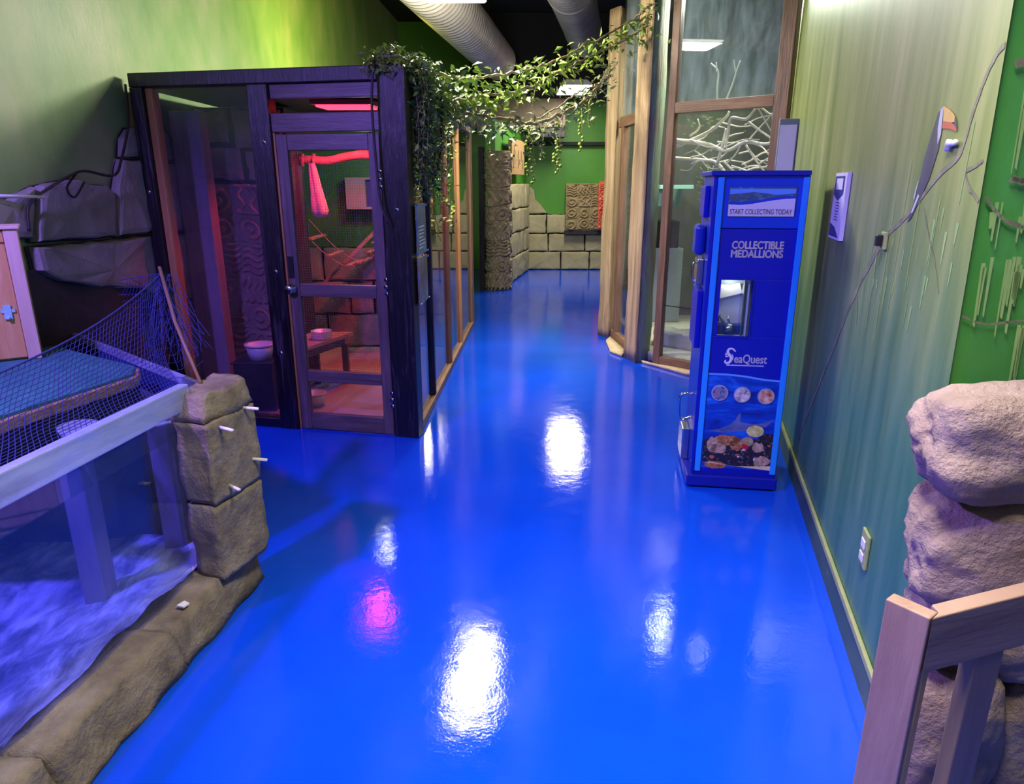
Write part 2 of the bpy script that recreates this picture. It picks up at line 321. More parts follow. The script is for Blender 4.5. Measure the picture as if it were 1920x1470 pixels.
def root(name, label, cat, loc=(0, 0, 0), rotz=0, group=None, world_parts=True):
    """Empty at a thing's base; with world_parts its parts are given in room coordinates"""
    o = bpy.data.objects.new(name, None); C.objects.link(o); o.location = loc; o.rotation_euler = (0, 0, rotz)
    o.empty_display_size = .1
    if world_parts: o['world_parts'] = True
    return tag(o, label, cat, group)
def struct(o): o['kind'] = 'structure'; return o
def catmull(P, per=8):
    P = [Vector(p) for p in P]; out = []
    Q = [P[0] * 2 - P[1]] + P + [P[-1] * 2 - P[-2]]
    for i in range(1, len(Q) - 2):
        for k in range(per):
            t = k / per; a, b, c, d = Q[i - 1], Q[i], Q[i + 1], Q[i + 2]
            out.append(.5 * ((2 * b) + (c - a) * t + (2 * a - 5 * b + 4 * c - d) * t * t + (3 * b - a - 3 * c + d) * t ** 3))
    out.append(P[-1]); return out
def rough_solid(mb, amp, freq, cuts, seed=0, cell=.06):
    """subdivide what is in mb and push it about with noise, for stone"""
    me = bpy.data.meshes.new('tmp'); me.from_pydata(mb.v, [], mb.f)
    bm = bmesh.new(); bm.from_mesh(me); bmesh.ops.recalc_face_normals(bm, faces=bm.faces)
    for _ in range(cuts):
        es = [e for e in bm.edges if e.calc_length() > cell]
        if not es: break
        bmesh.ops.subdivide_edges(bm, edges=es, cuts=1, use_grid_fill=True)
    bmesh.ops.triangulate(bm, faces=[f for f in bm.faces if len(f.verts) > 4])
    bm.normal_update()
    off = Vector((seed * 7.3, seed * 3.1, seed * 1.7))
    mv = []
    for v in bm.verts:
        n = noise.fractal(v.co * freq + off, 1.0, 2.0, 4); mv.append(v.co + v.normal * n * amp)
    for v, c in zip(bm.verts, mv): v.co = c
    r = MB(); bm.verts.index_update(); r.add([v.co[:] for v in bm.verts], [[v.index for v in f.verts] for f in bm.faces], True)
    bm.free(); bpy.data.meshes.remove(me); return r
def blocks(polys, frame, depth, seed=0, wob=.006):
    """rounded stone blocks from outlines in (along, up); frame(a, z, d) -> room point"""
    mb = MB(); rg = random.Random(seed)
    for poly in polys:
        n = len(poly); cx = sum(p[0] for p in poly) / n; cy = sum(p[1] for p in poly) / n
        pts = []
        for i in range(n):
            a, b = poly[i], poly[(i + 1) % n]; L = math.hypot(b[0] - a[0], b[1] - a[1]); k = max(1, int(L / .07))
            for j in range(k):
                t = j / k; pts.append((a[0] + (b[0] - a[0]) * t + rg.uniform(-wob, wob), a[1] + (b[1] - a[1]) * t + rg.uniform(-wob, wob)))
        dd = depth + rg.uniform(-.012, .012)
        def ring(inset, d):
            out = []
            for x, y in pts:
                vx, vy = cx - x, cy - y; L = math.hypot(vx, vy) or 1
                out.append(frame(x + vx / L * inset, y + vy / L * inset, d + (noise.noise(Vector((x * 5, y * 5, seed))) * .015 if d > 0 else 0)))
            return out
        k = len(pts); rs = [ring(.004, 0), ring(.006, dd - .025), ring(.016, dd - .006), ring(.045, dd)]
        c = frame(cx, cy, dd + .004)
        vs = [v for r in rs for v in r] + [c]
        fs = [[r * k + i, r * k + (i + 1) % k, (r + 1) * k + (i + 1) % k, (r + 1) * k + i] for r in range(3) for i in range(k)]
        fs += [[3 * k + i, 3 * k + (i + 1) % k, 4 * k] for i in range(k)]
        mb.add(vs, fs, False)
        mb.mat = 1; mb.add([frame(cx + (a - cx) * 1.05, cy + (z - cy) * 1.03, .012) for a, z in poly], [list(range(n))], False); mb.mat = 0
    return mb
def boulder(c, r, seed, p=3.0, amp=.10, sub=5):
    bm = bmesh.new(); bmesh.ops.create_icosphere(bm, subdivisions=sub, radius=1)
    off = Vector((seed * 5.1, seed * 2.7, seed))
    for v in bm.verts:
        d = v.co.normalized()
        k = (abs(d.x) ** p + abs(d.y) ** p + abs(d.z) ** p) ** (-1 / p)
        n = noise.fractal(d * 1.4 + off, 1, 2, 3) * amp * 1.4 + noise.fractal(d * 6 + off, .8, 2, 3) * amp * .22
        q = d * k * (1 + n); v.co = Vector((c[0] + q.x * r[0], c[1] + q.y * r[1], c[2] + q.z * r[2]))
    mb = MB(); bm.verts.index_update(); mb.add([v.co[:] for v in bm.verts], [[v.index for v in f.verts] for f in bm.faces], True); bm.free()
    return mb
def relief_height(u, v, seed):
    """carved glyphs: u, v in cells; returns 0..1"""
    i, j = math.floor(u), math.floor(v); x, y = u - i - .5, v - j - .5
    h = int(noise.cell(Vector((i + .5, j + .5, seed + .5))) * 1e4) % 6
    edge = max(abs(x), abs(y)); 
    if edge > .46: return 0.0
    r = math.hypot(x, y); a = math.atan2(y, x)
    if h == 0: return .5 + .5 * math.copysign(1, math.sin(r * 26)) * (1 if r < .44 else 0) * .9
    if h == 1: return 1.0 if math.sin(r * 22 + a) > 0 and r < .45 else .25
    if h == 2: return 1.0 if math.sin(y * 30 + math.sin(x * 9) * 1.5) > -.1 else .2
    if h == 3:
        e = min(math.hypot(abs(x) - .2, y - .15), abs(y + .22) + max(0, abs(x) - .3))
        return .1 if e < .07 else (1.0 if e < .15 else .55)
    if h == 4: return 1.0 if abs(abs(x) - .22 - .1 * math.sin(y * 12)) < .09 or abs(y) > .36 else .3
    return 1.0 if math.sin(x * 24 + math.cos(y * 10) * 2) > 0 else .2
def relief(frame, w, h, cu, cv, depth, seed, nx, nz):
    """displaced sheet; frame(a, z, d)"""
    mb = MB(); vs = []
    for j in range(nz + 1):
        for i in range(nx + 1):
            a = w * i / nx; z = h * j / nz
            wob = noise.noise(Vector((a * 3, z * 3, seed))) * .25
            d = depth * relief_height(a * cu / w + wob, z * cv / h + wob * .7, seed) + noise.noise(Vector((a * 9, z * 9, seed))) * depth * .3
            vs.append(frame(a, z, d))
    k = nx + 1
    mb.add(vs, [[j * k + i, j * k + i + 1, (j + 1) * k + i + 1, (j + 1) * k + i] for j in range(nz) for i in range(nx)], True)
    return mb
def leaves(pts, n, spread, size, rg, droop=.5, skew=1.0):
    mb = MB()
    for _ in range(n):
        p = Vector(pts[min(len(pts) - 1, int(len(pts) * rg.random() ** skew))]) + Vector((rg.gauss(0, spread), rg.gauss(0, spread), rg.gauss(0, spread) - spread * droop))
        L = size * rg.uniform(.6, 1.3); w = L * rg.uniform(.32, .48)
        d = Vector((rg.uniform(-1, 1), rg.uniform(-1, 1), rg.uniform(-1, .45))).normalized()
        s = d.cross(Vector((rg.uniform(-1, 1), rg.uniform(-1, 1), 1))).normalized(); u = s.cross(d)
        mb.add([p, p + d * L * .45 + s * w * .5 + u * L * .12, p + d * L, p + d * L * .45 - s * w * .5 + u * L * .12, p + d * L * .5],
               [[0, 1, 4], [1, 2, 4], [2, 3, 4], [3, 0, 4]], True)
    return mb

# ------------------------------------------------------------------ setting
mb = MB(); mb.box(-3.2, 4.5, -1.5, 15, -.05, 0); struct(mb.build('floor', M['floor']))
mb = MB(); mb.box(-3.2, 4.5, -1.5, 15, 4.5, 4.6); struct(mb.build('ceiling', M['black']))
def WL(y): return -2.49 + .043 * (y - 4.73)         # face of the left wall
mb = MB(); mb.prism([(WL(-1.5), -1.5), (WL(14.2), 14.2), (WL(14.2) - .15, 14.2), (WL(-1.5) - .15, -1.5)], 0, 4.5)
struct(mb.build('wall_left', M['green_wall']))
mb = MB(); mb.box(WL(14) - .1, 4.4, 14.05, 14.2, 0, 4.5); struct(mb.build('wall_back', M['green_back']))
# right wall (mural) and its return facing the camera
RA, RB = Vector((1.71, 3.97)), Vector((1.07, 1.47)); RD = (RA - RB).normalized(); RN = Vector((-RD.y, RD.x))   # RN points to the aisle
def RW(s, z, d=0): p = RB + RD * s + RN * d; return (p.x, p.y, z)
s0, s1 = .19, 4.42
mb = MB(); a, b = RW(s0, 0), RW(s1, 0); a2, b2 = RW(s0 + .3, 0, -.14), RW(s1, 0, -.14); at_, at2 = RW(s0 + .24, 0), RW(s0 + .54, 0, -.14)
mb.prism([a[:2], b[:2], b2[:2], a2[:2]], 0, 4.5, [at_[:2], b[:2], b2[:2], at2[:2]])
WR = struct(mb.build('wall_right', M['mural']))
mb = MB(); mb.add([(RW(s0, 0)[0] + .004, RW(s0, 0)[1] + .01, 0), (2.6, RW(s0, 0)[1] - .02, 0), (2.6, RW(s0 + .24, 0)[1] - .02, 4.5), (RW(s0 + .24, 0)[0] + .004, RW(s0 + .24, 0)[1] + .01, 4.5),
  (RW(s0, 0)[0] + .05, RW(s0, 0)[1] + .09, 0), (2.6, RW(s0, 0)[1] + .09, 0), (2.6, RW(s0 + .24, 0)[1] + .09, 4.5), (RW(s0 + .24, 0)[0] + .05, RW(s0 + .24, 0)[1] + .09, 4.5)],
  [[0, 1, 2, 3], [4, 5, 6, 7], [0, 1, 5, 4], [3, 2, 6, 7], [1, 2, 6, 5], [0, 3, 7, 4]])
WF = struct(mb.build('wall_front', M['green_bright']))
mb = MB(); q = [RW(.22, 0, .001), RW(4.36, 0, .001), RW(4.36, 0, .012), RW(.22, 0, .012)]; mb.prism([p[:2] for p in q], 0, .115)
struct(mb.build('baseboard_right', M['base_dark']))
mb = MB(); q = [RW(.22, 0, .001), RW(4.36, 0, .001), RW(4.36, 0, .016), RW(.22, 0, .016)]; mb.prism([p[:2] for p in q], .115, .142)
struct(mb.build('trim_1', M['trim_green'], bevel=.003))
# far left wall with stone, at the end of the aisle
BA, BB = Vector((-.26, 11.2)), Vector((.27, 14.03)); BD = (BB - BA).normalized(); BN = Vector((BD.y, -BD.x))
def BW(s, z, d=0): p = BA + BD * s + BN * d; return (p.x, p.y, z)
Lb = (BB - BA).length
mb = MB(); mb.prism([BW(0, 0)[:2], BW(Lb, 0)[:2], BW(Lb, 0, -.15)[:2], BW(0, 0, -.15)[:2]], 0, 2.6)
struct(mb.build('wall_alcove', M['green_back']))
polys = []; rg = random.Random(3); zz = [.0, .42, .83, 1.23, 1.66]
for k in range(4):
    xs = [0.02, .95 + rg.uniform(-.1, .1) + .45 * (k % 2), 2.0 + .3 * (k % 2), Lb - .12]
    for x0, x1 in zip(xs, xs[1:]): polys.append([(x0 + .008, zz[k] + .008), (x1 - .008, zz[k] + .008), (x1 - .008, zz[k + 1] - .008), (x0 + .008, zz[k + 1] - .008)])
mb = blocks(polys, lambda a, z, d: BW(a, z, d), .09, 4)
tag(mb.build('stone_cladding', [M['stone_olive'], M['joint']]), 'flat topped olive stone blocks facing the far alcove wall behind the totem', 'stone cladding')
polys = []
bx = lambda x0, x1, z0, z1: [(x0 + .006, z0 + .006), (x1 - .006, z0 + .006), (x1 - .006, z1 - .006), (x0 + .006, z1 - .006)]
for z0, z1, xs in ((0, .36, [.3, .98, 1.55, 2.3]), (.36, .71, [.3, .72, 1.45, 2.3]), (.71, 1.08, [.3, .68, 1.2, 1.8, 2.3])):
    for x0, x1 in zip(xs, xs[1:]): polys.append(bx(x0, x1, z0, z1))
polys.append([(.31, 1.09), (.70, 1.09), (.56, 1.27), (.45, 1.36), (.42, 1.55), (.31, 1.63)])
mb = blocks(polys, lambda a, z, d: (a, 14.05 - d, z), .10, 9)
tag(mb.build('stone_cladding', [M['stone_olive'], M['joint']]), 'stepped olive stone blocks on the green end wall under the carved plaque', 'stone cladding')
mb = MB(); mb.box(.2, 2.4, 13.9, 14.04, 2.36, 2.42); struct(mb.build('trim_2', M['black']))
mb = MB(); mb.box(-2.3, .95, 13.2, 14.0, 2.62, 2.66); mb.box(-2.3, .95, 13.18, 13.2, 2.62, 3.1); struct(mb.build('trim_3', M['soffit']))
mb = MB(); mb.box(-.75, 4.2, 13.30, 13.40, 3.1, 4.49); struct(mb.build('trim_4', M['black']))

# left wall block cladding, two lots
def LW(y, z, d=0): return (WL(y) + d, y - .043 * d, z)
P_near = [[(3.3, 1.58), (3.56, 1.58), (3.71, 1.63), (3.75, 1.64), (3.65, 1.38), (3.3, 1.40)],
 [(3.78, 1.64), (4.0, 1.67), (4.06, 1.68), (4.13, 1.67), (4.2, 1.65), (4.37, 1.64), (4.42, 1.6), (4.37, 1.34), (4.11, 1.34), (3.67, 1.36), (3.72, 1.5)],
 [(4.45, 1.63), (4.52, 1.76), (4.56, 1.80), (4.85, 1.80), (4.85, 1.34), (4.39, 1.335)],
 [(4.57, 1.815), (4.61, 1.92), (4.69, 1.99), (5.11, 2.02), (5.26, 1.97), (5.36, 1.815), (4.87, 1.815)],
 [(4.87, 1.795), (5.38, 1.79), (5.36, 1.3), (4.87, 1.335)], [(4.87, 1.315), (5.37, 1.285), (5.32, .81), (5.07, .83), (4.87, 1.1)],
 [(3.66, 1.335), (4.36, 1.32), (4.85, 1.315), (4.85, 1.1), (4.85, .88), (4.56, .99), (4.23, 1.04), (4.04, 1.08), (3.82, 1.14), (3.67, 1.21)],
 [(4.87, .86), (5.32, .80), (5.29, .05), (4.95, .05)]]
mb = blocks(P_near, lambda a, z, d: LW(a, z, d), .06, 2)
tag(mb.build('stone_cladding', [M['stone'], M['joint']]), 'rough grey block cladding with a stepped top on the green wall left of the enclosure', 'stone cladding')
# flat liner sheet under the blocks, its black standing in for a shaded hollow
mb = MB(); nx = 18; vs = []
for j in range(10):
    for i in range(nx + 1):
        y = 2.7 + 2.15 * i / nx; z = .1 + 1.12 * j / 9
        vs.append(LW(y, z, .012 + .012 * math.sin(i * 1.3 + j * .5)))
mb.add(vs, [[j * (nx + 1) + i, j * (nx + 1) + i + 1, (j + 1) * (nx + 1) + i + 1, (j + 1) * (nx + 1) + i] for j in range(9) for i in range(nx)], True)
tag(mb.build('pond_liner', M['liner']), 'liner sheet below the grey blocks, black with the painted shade of a hollow', 'liner')
# dark hose along the top of the blocks
pts = catmull([LW(4.72, 2.25, .05), LW(4.62, 2.02, .09), LW(4.47, 1.80, .10), LW(4.36, 1.70, .10), LW(4.1, 1.72, .10), LW(3.98, 1.70, .10), LW(3.80, 1.64, .10), LW(3.62, 1.55, .09), LW(3.58, 1.42, .09)])
mb = MB(); mb.tube(pts, .008, 6); pts2 = catmull([LW(4.02, 1.71, .10), LW(3.93, 1.63, .09), LW(3.98, 1.58, .09), LW(4.08, 1.66, .095)]); mb.tube(pts2, .006, 6)
tag(mb.build('hose', M['cable']), 'thin dark hose trailing along the top of the grey blocks', 'hose')
mb = MB(); mb.tube([LW(3.3, 1.60, .05), LW(3.72, 1.585, .10)], .009, 8); tag(mb.build('rod', M['white_plastic']), 'pale thin rod lying on the lowest step of the grey blocks', 'rod')

# ------------------------------------------------------------------ mural paintings on the right wall (flat paint)
def flat(name, polys, mat, parent, d=.0015, frame=RW):
    mb = MB()
    for p in polys: mb.add([frame(s, z, d) for s, z in p], [list(range(len(p)))], False)
    return mb.build(name, mat, parent)
def ribbon(pts, w, frame=RW, d=.0012):
    P = [Vector((p[0], p[1], 0)) for p in pts]; C2 = catmull(P, 6); n = len(C2); polys = []
    for i in range(n - 1):
        a, b = C2[i], C2[i + 1]; t = (b - a).normalized(); s = Vector((-t.y, t.x, 0))
        wa = (w[0] + (w[1] - w[0]) * i / n) * (.75 + .4 * noise.noise(Vector((i * .7, w[0] * 99, 0)))); wb = wa
        polys.append([(a + s * wa)[:2], (b + s * wb)[:2], (b - s * wb)[:2], (a - s * wa)[:2]])
    return polys
rb = ribbon([(2.30, .25), (2.104, .469), (1.715, .899), (1.443, 1.191), (1.119, 1.455)], (.013, .022)) + ribbon([(1.119, 1.455), (.843, 1.56), (.616, 1.672), (.471, 1.724), (.43, 1.82), (.385, 1.90), (.34, 1.945), (.30, 1.96)], (.012, .010))
rb += ribbon([(.30, 1.705), (.352, 1.69), (.40, 1.68), (.36, 1.64), (.33, 1.63), (.28, 1.61)], (.006, .006)) + ribbon([(1.40, 1.22), (1.35, 1.18), (1.32, 1.10)], (.006, .003)) + ribbon([(.70, 1.58), (.60, 1.50), (.52, 1.44), (.44, 1.36)], (.003, .003))
flat('painted_branch', rb, M['paint_branch'], WR)
rg = random.Random(5); dr = []
for k in range(26):
    s = rg.uniform(.38, 1.35); z = (1.50 if s > .6 else 1.6) - rg.random() * .22; l = rg.uniform(.03, .13); w = rg.uniform(.003, .010)
    dr.append([(s - w, z), (s + w, z), (s + w * .4, z - l), (s - w * .3, z - l * .96)])
for s, z, l in ((.745, 1.74, .42), (.90, 1.72, .5), (1.02, 1.60, .5), (1.16, 1.52, .4), (.56, 1.62, .2), (.40, 1.80, .2)): dr.append([(s, z), (s + .007, z), (s + .014, z - l), (s + .008, z - l)])
flat('painted_moss', dr, M['paint_drip'], WR, .0010)
tc = flat('painted_toucan', [[(.673, 1.862), (.71, 1.850), (.748, 1.78), (.775, 1.72), (.785, 1.626), (.81, 1.586), (.845, 1.53), (.810, 1.545), (.745, 1.61), (.69, 1.665), (.652, 1.745), (.650, 1.80)]], M['toucan_black'], WR, .0020)
flat('painted_throat', [[(.668, 1.863), (.690, 1.855), (.688, 1.805), (.668, 1.760), (.650, 1.785)], [(.806, 1.60), (.815, 1.61), (.80, 1.655), (.79, 1.66)], [(.80, 1.565), (.82, 1.56), (.775, 1.62), (.76, 1.615)]], M['toucan_white'], tc, .0025)
flat('painted_beak', [[(.668, 1.864), (.62, 1.852), (.569, 1.834), (.535, 1.812), (.575, 1.812), (.65, 1.822)]], M['toucan_yellow'], tc, .0028)
flat('painted_lower_beak', [[(.652, 1.822), (.575, 1.812), (.535, 1.800), (.52, 1.785), (.58, 1.796), (.648, 1.802)]], M['toucan_red'], tc, .0028)
flat('painted_beak_tip', [[(.555, 1.826), (.535, 1.813), (.512, 1.783), (.528, 1.793), (.552, 1.808)]], M['toucan_black'], tc, .0031)
# painted branches and moss on the return face
yF = lambda z: RW(s0 + .24 * z / 4.5, 0)[1] - .006
def FW(x, z, d=0): return (x, yF(z) + .0115 - .0265 * (x - 1.1) / 1.5 - .004 - d, z)
flat('painted_branch', ribbon([(1.17, 1.915), (1.23, 1.94), (1.32, 2.0), (1.45, 2.04)], (.011, .012), FW) + ribbon([(1.20, 1.66), (1.26, 1.66), (1.34, 1.69)], (.008, .008), FW) + ribbon([(1.21, 1.665), (1.29, 1.63), (1.36, 1.60)], (.009, .008), FW) + ribbon([(1.15, 1.62), (1.20, 1.57), (1.26, 1.545), (1.36, 1.50)], (.005, .007), FW) + ribbon([(1.14, 1.33), (1.2, 1.31), (1.3, 1.32), (1.4, 1.33)], (.004, .003), FW), M['paint_branch'], WF, .0006, FW)
dr = []
for k in range(30):
    x = rg.uniform(1.16, 1.35); z = rg.choice([1.84, 1.60, 1.45, 1.32]) + rg.uniform(-.03, .03); w = rg.uniform(.002, .007); l = rg.uniform(.04, .20)
    dr.append([(x - w, z), (x + w, z), (x + w * .6, z - l), (x - w * .5, z - l * .95)])
flat('painted_moss', dr, M['paint_drip'], WF, .0006, FW)

# wall signs, socket
t = root('wall_sign', 'narrow white sign with dark logo script on the mural wall beside the machine', 'sign', RW(1.95, 1.40, .02))
q = lambda s0, s1, d0, d1: [RW(s0, 0, d0)[:2], RW(s1, 0, d0)[:2], RW(s1, 0, d1)[:2], RW(s0, 0, d1)[:2]]
mb = MB(); mb.prism(q(1.80, 2.07, .002, .020), 1.40, 1.70); mb.build('board', M['print_white'], t)
flat('printed_border', [[(1.84, 1.685), (2.06, 1.685), (2.06, 1.60), (1.95, 1.575), (1.84, 1.605)], [(1.83, 1.41), (2.06, 1.41), (2.06, 1.47), (1.94, 1.455)]], M['navy_print'], t, .0212)
flat('printed_panel', [[(1.87, 1.675), (2.02, 1.675), (2.02, 1.625), (1.87, 1.625)]], M['print_white'], t, .0216)
mb2 = []
for k in range(7): mb2.append([(1.90 + .02 * math.sin(k), 1.485 + k * .013), (1.99 - .01 * (k % 3), 1.487 + k * .013), (1.985, 1.491 + k * .013), (1.905, 1.490 + k * .013)])
flat('printed_script', mb2, M['navy_print'], t, .0216)
t = root('wall_sign', 'tall grey backed sign standing out from the wall above the machine', 'sign', RW(3.86, 1.72, .05))
mb = MB(); mb.prism(q(3.82, 3.86, .002, .13), 1.72, 2.09); mb.build('board', M['slate_panel'], t, .004)
mb = MB(); mb.prism(q(3.815, 3.82, .012, .122), 1.74, 2.05); mb.build('face', M['print_white'], t)
t = root('wall_socket', 'white wall socket low on the mural wall', 'socket', RW(.70, .37, .01))
mb = MB(); mb.prism(q(.66, .745, .001, .012), .36, .49); mb.build('cover_plate', M['trim_green'], t, .004)
for z in (.395, .445):
    mb = MB(); mb.prism(q(.68, .725, .012, .017), z - .016, z + .016); mb.build('outlet', M['white_plastic'], t, .003)
t = root('wall_bracket', 'small rusty fixing plate on the painted branch below the toucan', 'bracket', RW(1.07, 1.43, .01))
mb = MB(); mb.prism(q(1.04, 1.10, .001, .014), 1.425, 1.487); mb.build('plate', M['trim_green'], t, .004)
mb = MB(); mb.prism(q(1.055, 1.085, .014, .035), 1.437, 1.477); mb.build('socket_block', M['black_plastic'], t, .004)
t = root('wall_camera', 'small white spotlight fixed to the mural wall under the toucan beak', 'light', RW(.50, 1.75, .02))
mb = MB(); mb.tube([RW(.555, 1.752, .001), RW(.555, 1.752, .012)], .016, 14); mb.build('base', M['white_plastic'], t)
mb = MB(); mb.tube([RW(.555, 1.753, .008), RW(.485, 1.756, .012)], .008, 10); mb.build('arm', M['white_plastic'], t)

# ------------------------------------------------------------------ medallion machine
m = root('medallion_machine', 'tall blue medallion vending machine against the mural wall', 'vending machine', (.994, 3.599, 0), math.atan2(-.1443, .98953), world_parts=False)
mb = MB()
mb.box(.022, .482, .02, .05, .075, .872); mb.box(.022, .094, .02, .05, .872, 1.174); mb.box(.262, .482, .02, .05, .872, 1.174); mb.box(.022, .482, .02, .05, 1.174, 1.43)
mb.build('front_panel', M['mc_navy'], m, .003)
mb = MB(); mb.box(.022, .482, .02, .05, 1.434, 1.69); mb.build('header_panel', M['mc_head'], m, .003)
mb = MB(); mb.box(.022, .035, .05, .455, .075, 1.69); mb.box(.469, .482, .05, .455, .075, 1.69); mb.box(.035, .469, .44, .455, .075, 1.69); mb.box(.035, .469, .05, .44, 1.66, 1.69); mb.box(.035, .469, .05, .44, .075, .10)
mb.build('cabinet', M['mc_side'], m, .003)
mb = MB(); mb.prism([(.0, -.012), (.476, -.012), (.476, .47), (.0, .47)], 1.69, 1.714); mb.build('top_cap', M['mc_base'], m, .004)
for x0 in (.038, .446):
    mb = MB(); mb.prism([(x0, .008), (x0 + .031, .008), (x0 + .031, .02), (x0, .02)], .095, 1.685); mb.build('corner_trim', M['mc_trim'], m, .003)
mb = MB(); mb.box(.018, .036, .012, .02, .085, 1.69); mb.build('edge_strip', M['mc_navy'], m, .003)
mb = MB(); mb.box(-.006, .487, -.012, .462, .012, .078); mb.build('plinth', M['mc_base'], m, .006)
for x, y in ((.03, .03), (.45, .03), (.03, .42), (.45, .42)):
    mb = MB(); mb.lathe((x, y, 0), [(.0, 0), (.02, 0), (.02, .013), (.0, .013)], 14); mb.build('foot', M['black_plastic'], m)
def mflat(name, polys, mat, parent, y): 
    mb = MB()
    for p in polys: mb.add([(u, y, z) for u, z in p], [list(range(len(p)))], False)
    return mb.build(name, mat, parent)
sg = MB(); sg.box(.096, .420, .012, .02, 1.492, 1.636); sg = sg.build('sign', M['reef'], m)
mflat('sign_water', [[(.10, 1.628), (.416, 1.628), (.416, 1.605), (.33, 1.598), (.22, 1.612), (.10, 1.60)]], M['sky_line'], sg, .0112)
wave = [(.098, 1.552), (.15, 1.549), (.21, 1.554), (.26, 1.563), (.32, 1.573), (.37, 1.579), (.418, 1.581)]
mflat('sign_wave', [[(.098, 1.494)] + [(.098, 1.552)] + wave[1:] + [(.418, 1.494)]], M['print_white'], sg, .0110)
mflat('sign_wave_line', [[(a[0], a[1]), (b[0], b[1]), (b[0], b[1] + .012), (a[0], a[1] + .014)] for a, b in zip(wave, wave[1:])], M['mc_head'], sg, .0114)
def text(body, name, parent, u, z, size, mat, w=None, y=.018, ex=.0008, off=0, bold=0):
    cu = bpy.data.curves.new(name, 'FONT'); cu.body = body; cu.size = size; cu.extrude = ex; cu.align_x = 'CENTER'; cu.offset = off
    f = bpy.data.objects.new(name, cu); C.objects.link(f)
    bpy.context.view_layer.update()
    me = bpy.data.meshes.new_from_object(f.evaluated_get(bpy.context.evaluated_depsgraph_get())); k = w / f.dimensions.x if w else 1
    bpy.data.objects.remove(f); bpy.data.curves.remove(cu)
    me.transform(Matrix.Translation((u, y, z)) @ Matrix.Rotation(PI / 2, 4, 'X') @ Matrix.Diagonal((k, 1, 1, 1)))
    me.materials.clear(); me.materials.append(mat); me.name = name
    if bold:
        bm = bmesh.new()
        for du, dz in ((-bold, 0), (bold, 0), (0, bold), (0, -bold)):
            me.transform(Matrix.Translation((du, 0, dz))); bm.from_mesh(me); me.transform(Matrix.Translation((-du, 0, -dz)))
        bm.to_mesh(me); bm.free()
    o = bpy.data.objects.new(name, me); C.objects.link(o); o.parent = parent
    return o
text('START COLLECTING TODAY', 'sign_lettering', sg, .257, 1.504, .036, M['print_black'], .30, .0105)
text('COLLECTIBLE', 'lettering', m, .261, 1.333, .053, M['print_cream'], .252, bold=.0017)
text('MEDALLIONS', 'lettering', m, .260, 1.289, .053, M['print_cream'], .254, bold=.0017)
# window and what is in it
wf = MB(); wf.box(.090, .266, .014, .02, .866, .874); wf.box(.090, .266, .014, .02, 1.172, 1.180); wf.box(.090, .096, .014, .02, .874, 1.172); wf.box(.260, .266, .014, .02, .874, 1.172)
wf = wf.build('window_frame', M['mc_navy'], m)
mb = MB(); mb.box(.094, .262, .034, .038, .872, 1.174); mb.build('window_pane', M['glass'], wf)
ch = MB(); ch.box(.060, .30, .13, .14, .84, 1.22); ch.box(.24, .25, .05, .13, .84, 1.22); ch.box(.06, .24, .05, .13, .84, .872)
ch.build('press_chamber', M['print_lilac'], m)
mb = MB(); mb.beam((.06, .118, 1.075), (.215, .118, 1.118), .02, .055); mb.build('slanted_bar', M['print_cream'], m)  # cream bar slanting across the chamber
mb = MB(); mb.box(.06, .24, .125, .13, 1.135, 1.21); mb.build('chamber_top', M['slate_panel'], m)
mb = MB(); mb.box(.07, .24, .07, .128, .872, .925); mb.build('press_base', M['mc_base'], m, .004)
pr = MB(); pr.tube([(.165, .045, .905), (.165, .068, .905)], .028, 24); pr = pr.build('press_wheel', M['steel'], m)
mb = MB(); mb.tube([(.165, .058, .93), (.150, .058, .975)], .006, 10); mb.build('press_pin', M['chrome'], pr)
mb = MB(); mb.tube([(.14, .09, .93), (.115, .10, .97), (.105, .10, .94)], .009, 10); mb.build('press_arm', M['slate_panel'], m)
mb = MB(); mb.box(.219, .224, .04, .125, .875, 1.172); mb.build('chamber_edge', M['steel'], m)
lp = MB(); lp.box(.10, .20, .06, .075, 1.19, 1.20); lp.build('chamber_fill_glow', M['lamp_on'], m)  # added glowing bar, brightens the otherwise dark press chamber
light('chamber_fill', 'POINT', (1.16, 3.65, 1.165), .5, (1, .97, .95), None, .012)  # fill light added behind the window, no known lamp there
# logo: S shaped seahorse plus the word
lg = []
def stroke(pts, w, taper=True):
    P = catmull([Vector((p[0], p[1], 0)) for p in pts], 7); n = len(P); out = []
    for i in range(n - 1):
        a, b = P[i], P[i + 1]; tt = (b - a).normalized(); s = Vector((-tt.y, tt.x, 0))
        f = lambda k: w * (math.sin(PI * min(1, max(.12, k / n))) ** .6 if taper else 1)
        out.append([(a + s * f(i))[:2], (b + s * f(i + 1))[:2], (b - s * f(i + 1))[:2], (a - s * f(i))[:2]])
    return out
lg += stroke([(.196, .800), (.186, .806), (.172, .806), (.163, .796), (.165, .780), (.178, .766), (.183, .748), (.174, .730), (.158, .727), (.151, .736), (.158, .744)], .0075)
lg += stroke([(.186, .802), (.198, .796), (.203, .790)], .004) + stroke([(.163, .778), (.154, .774), (.152, .782)], .004) + stroke([(.168, .765), (.157, .762), (.153, .768)], .004) + stroke([(.187, .776), (.192, .758), (.186, .738)], .0025)
lo = mflat('logo_seahorse', lg, M['print_white'], m, .0192)
text('eaQuest', 'logo_lettering', m, .283, .730, .066, M['print_white'], .168, .0192, bold=.0010)
rg2 = random.Random(2); tl = []; u = .162
while u < .352:
    w_ = rg2.uniform(.003, .006); tl.append([(u, .712), (u + w_, .712), (u + w_, .719), (u, .719)]); u += w_ + .0022
mflat('logo_small_line', tl, M['print_lilac'], m, .0194)
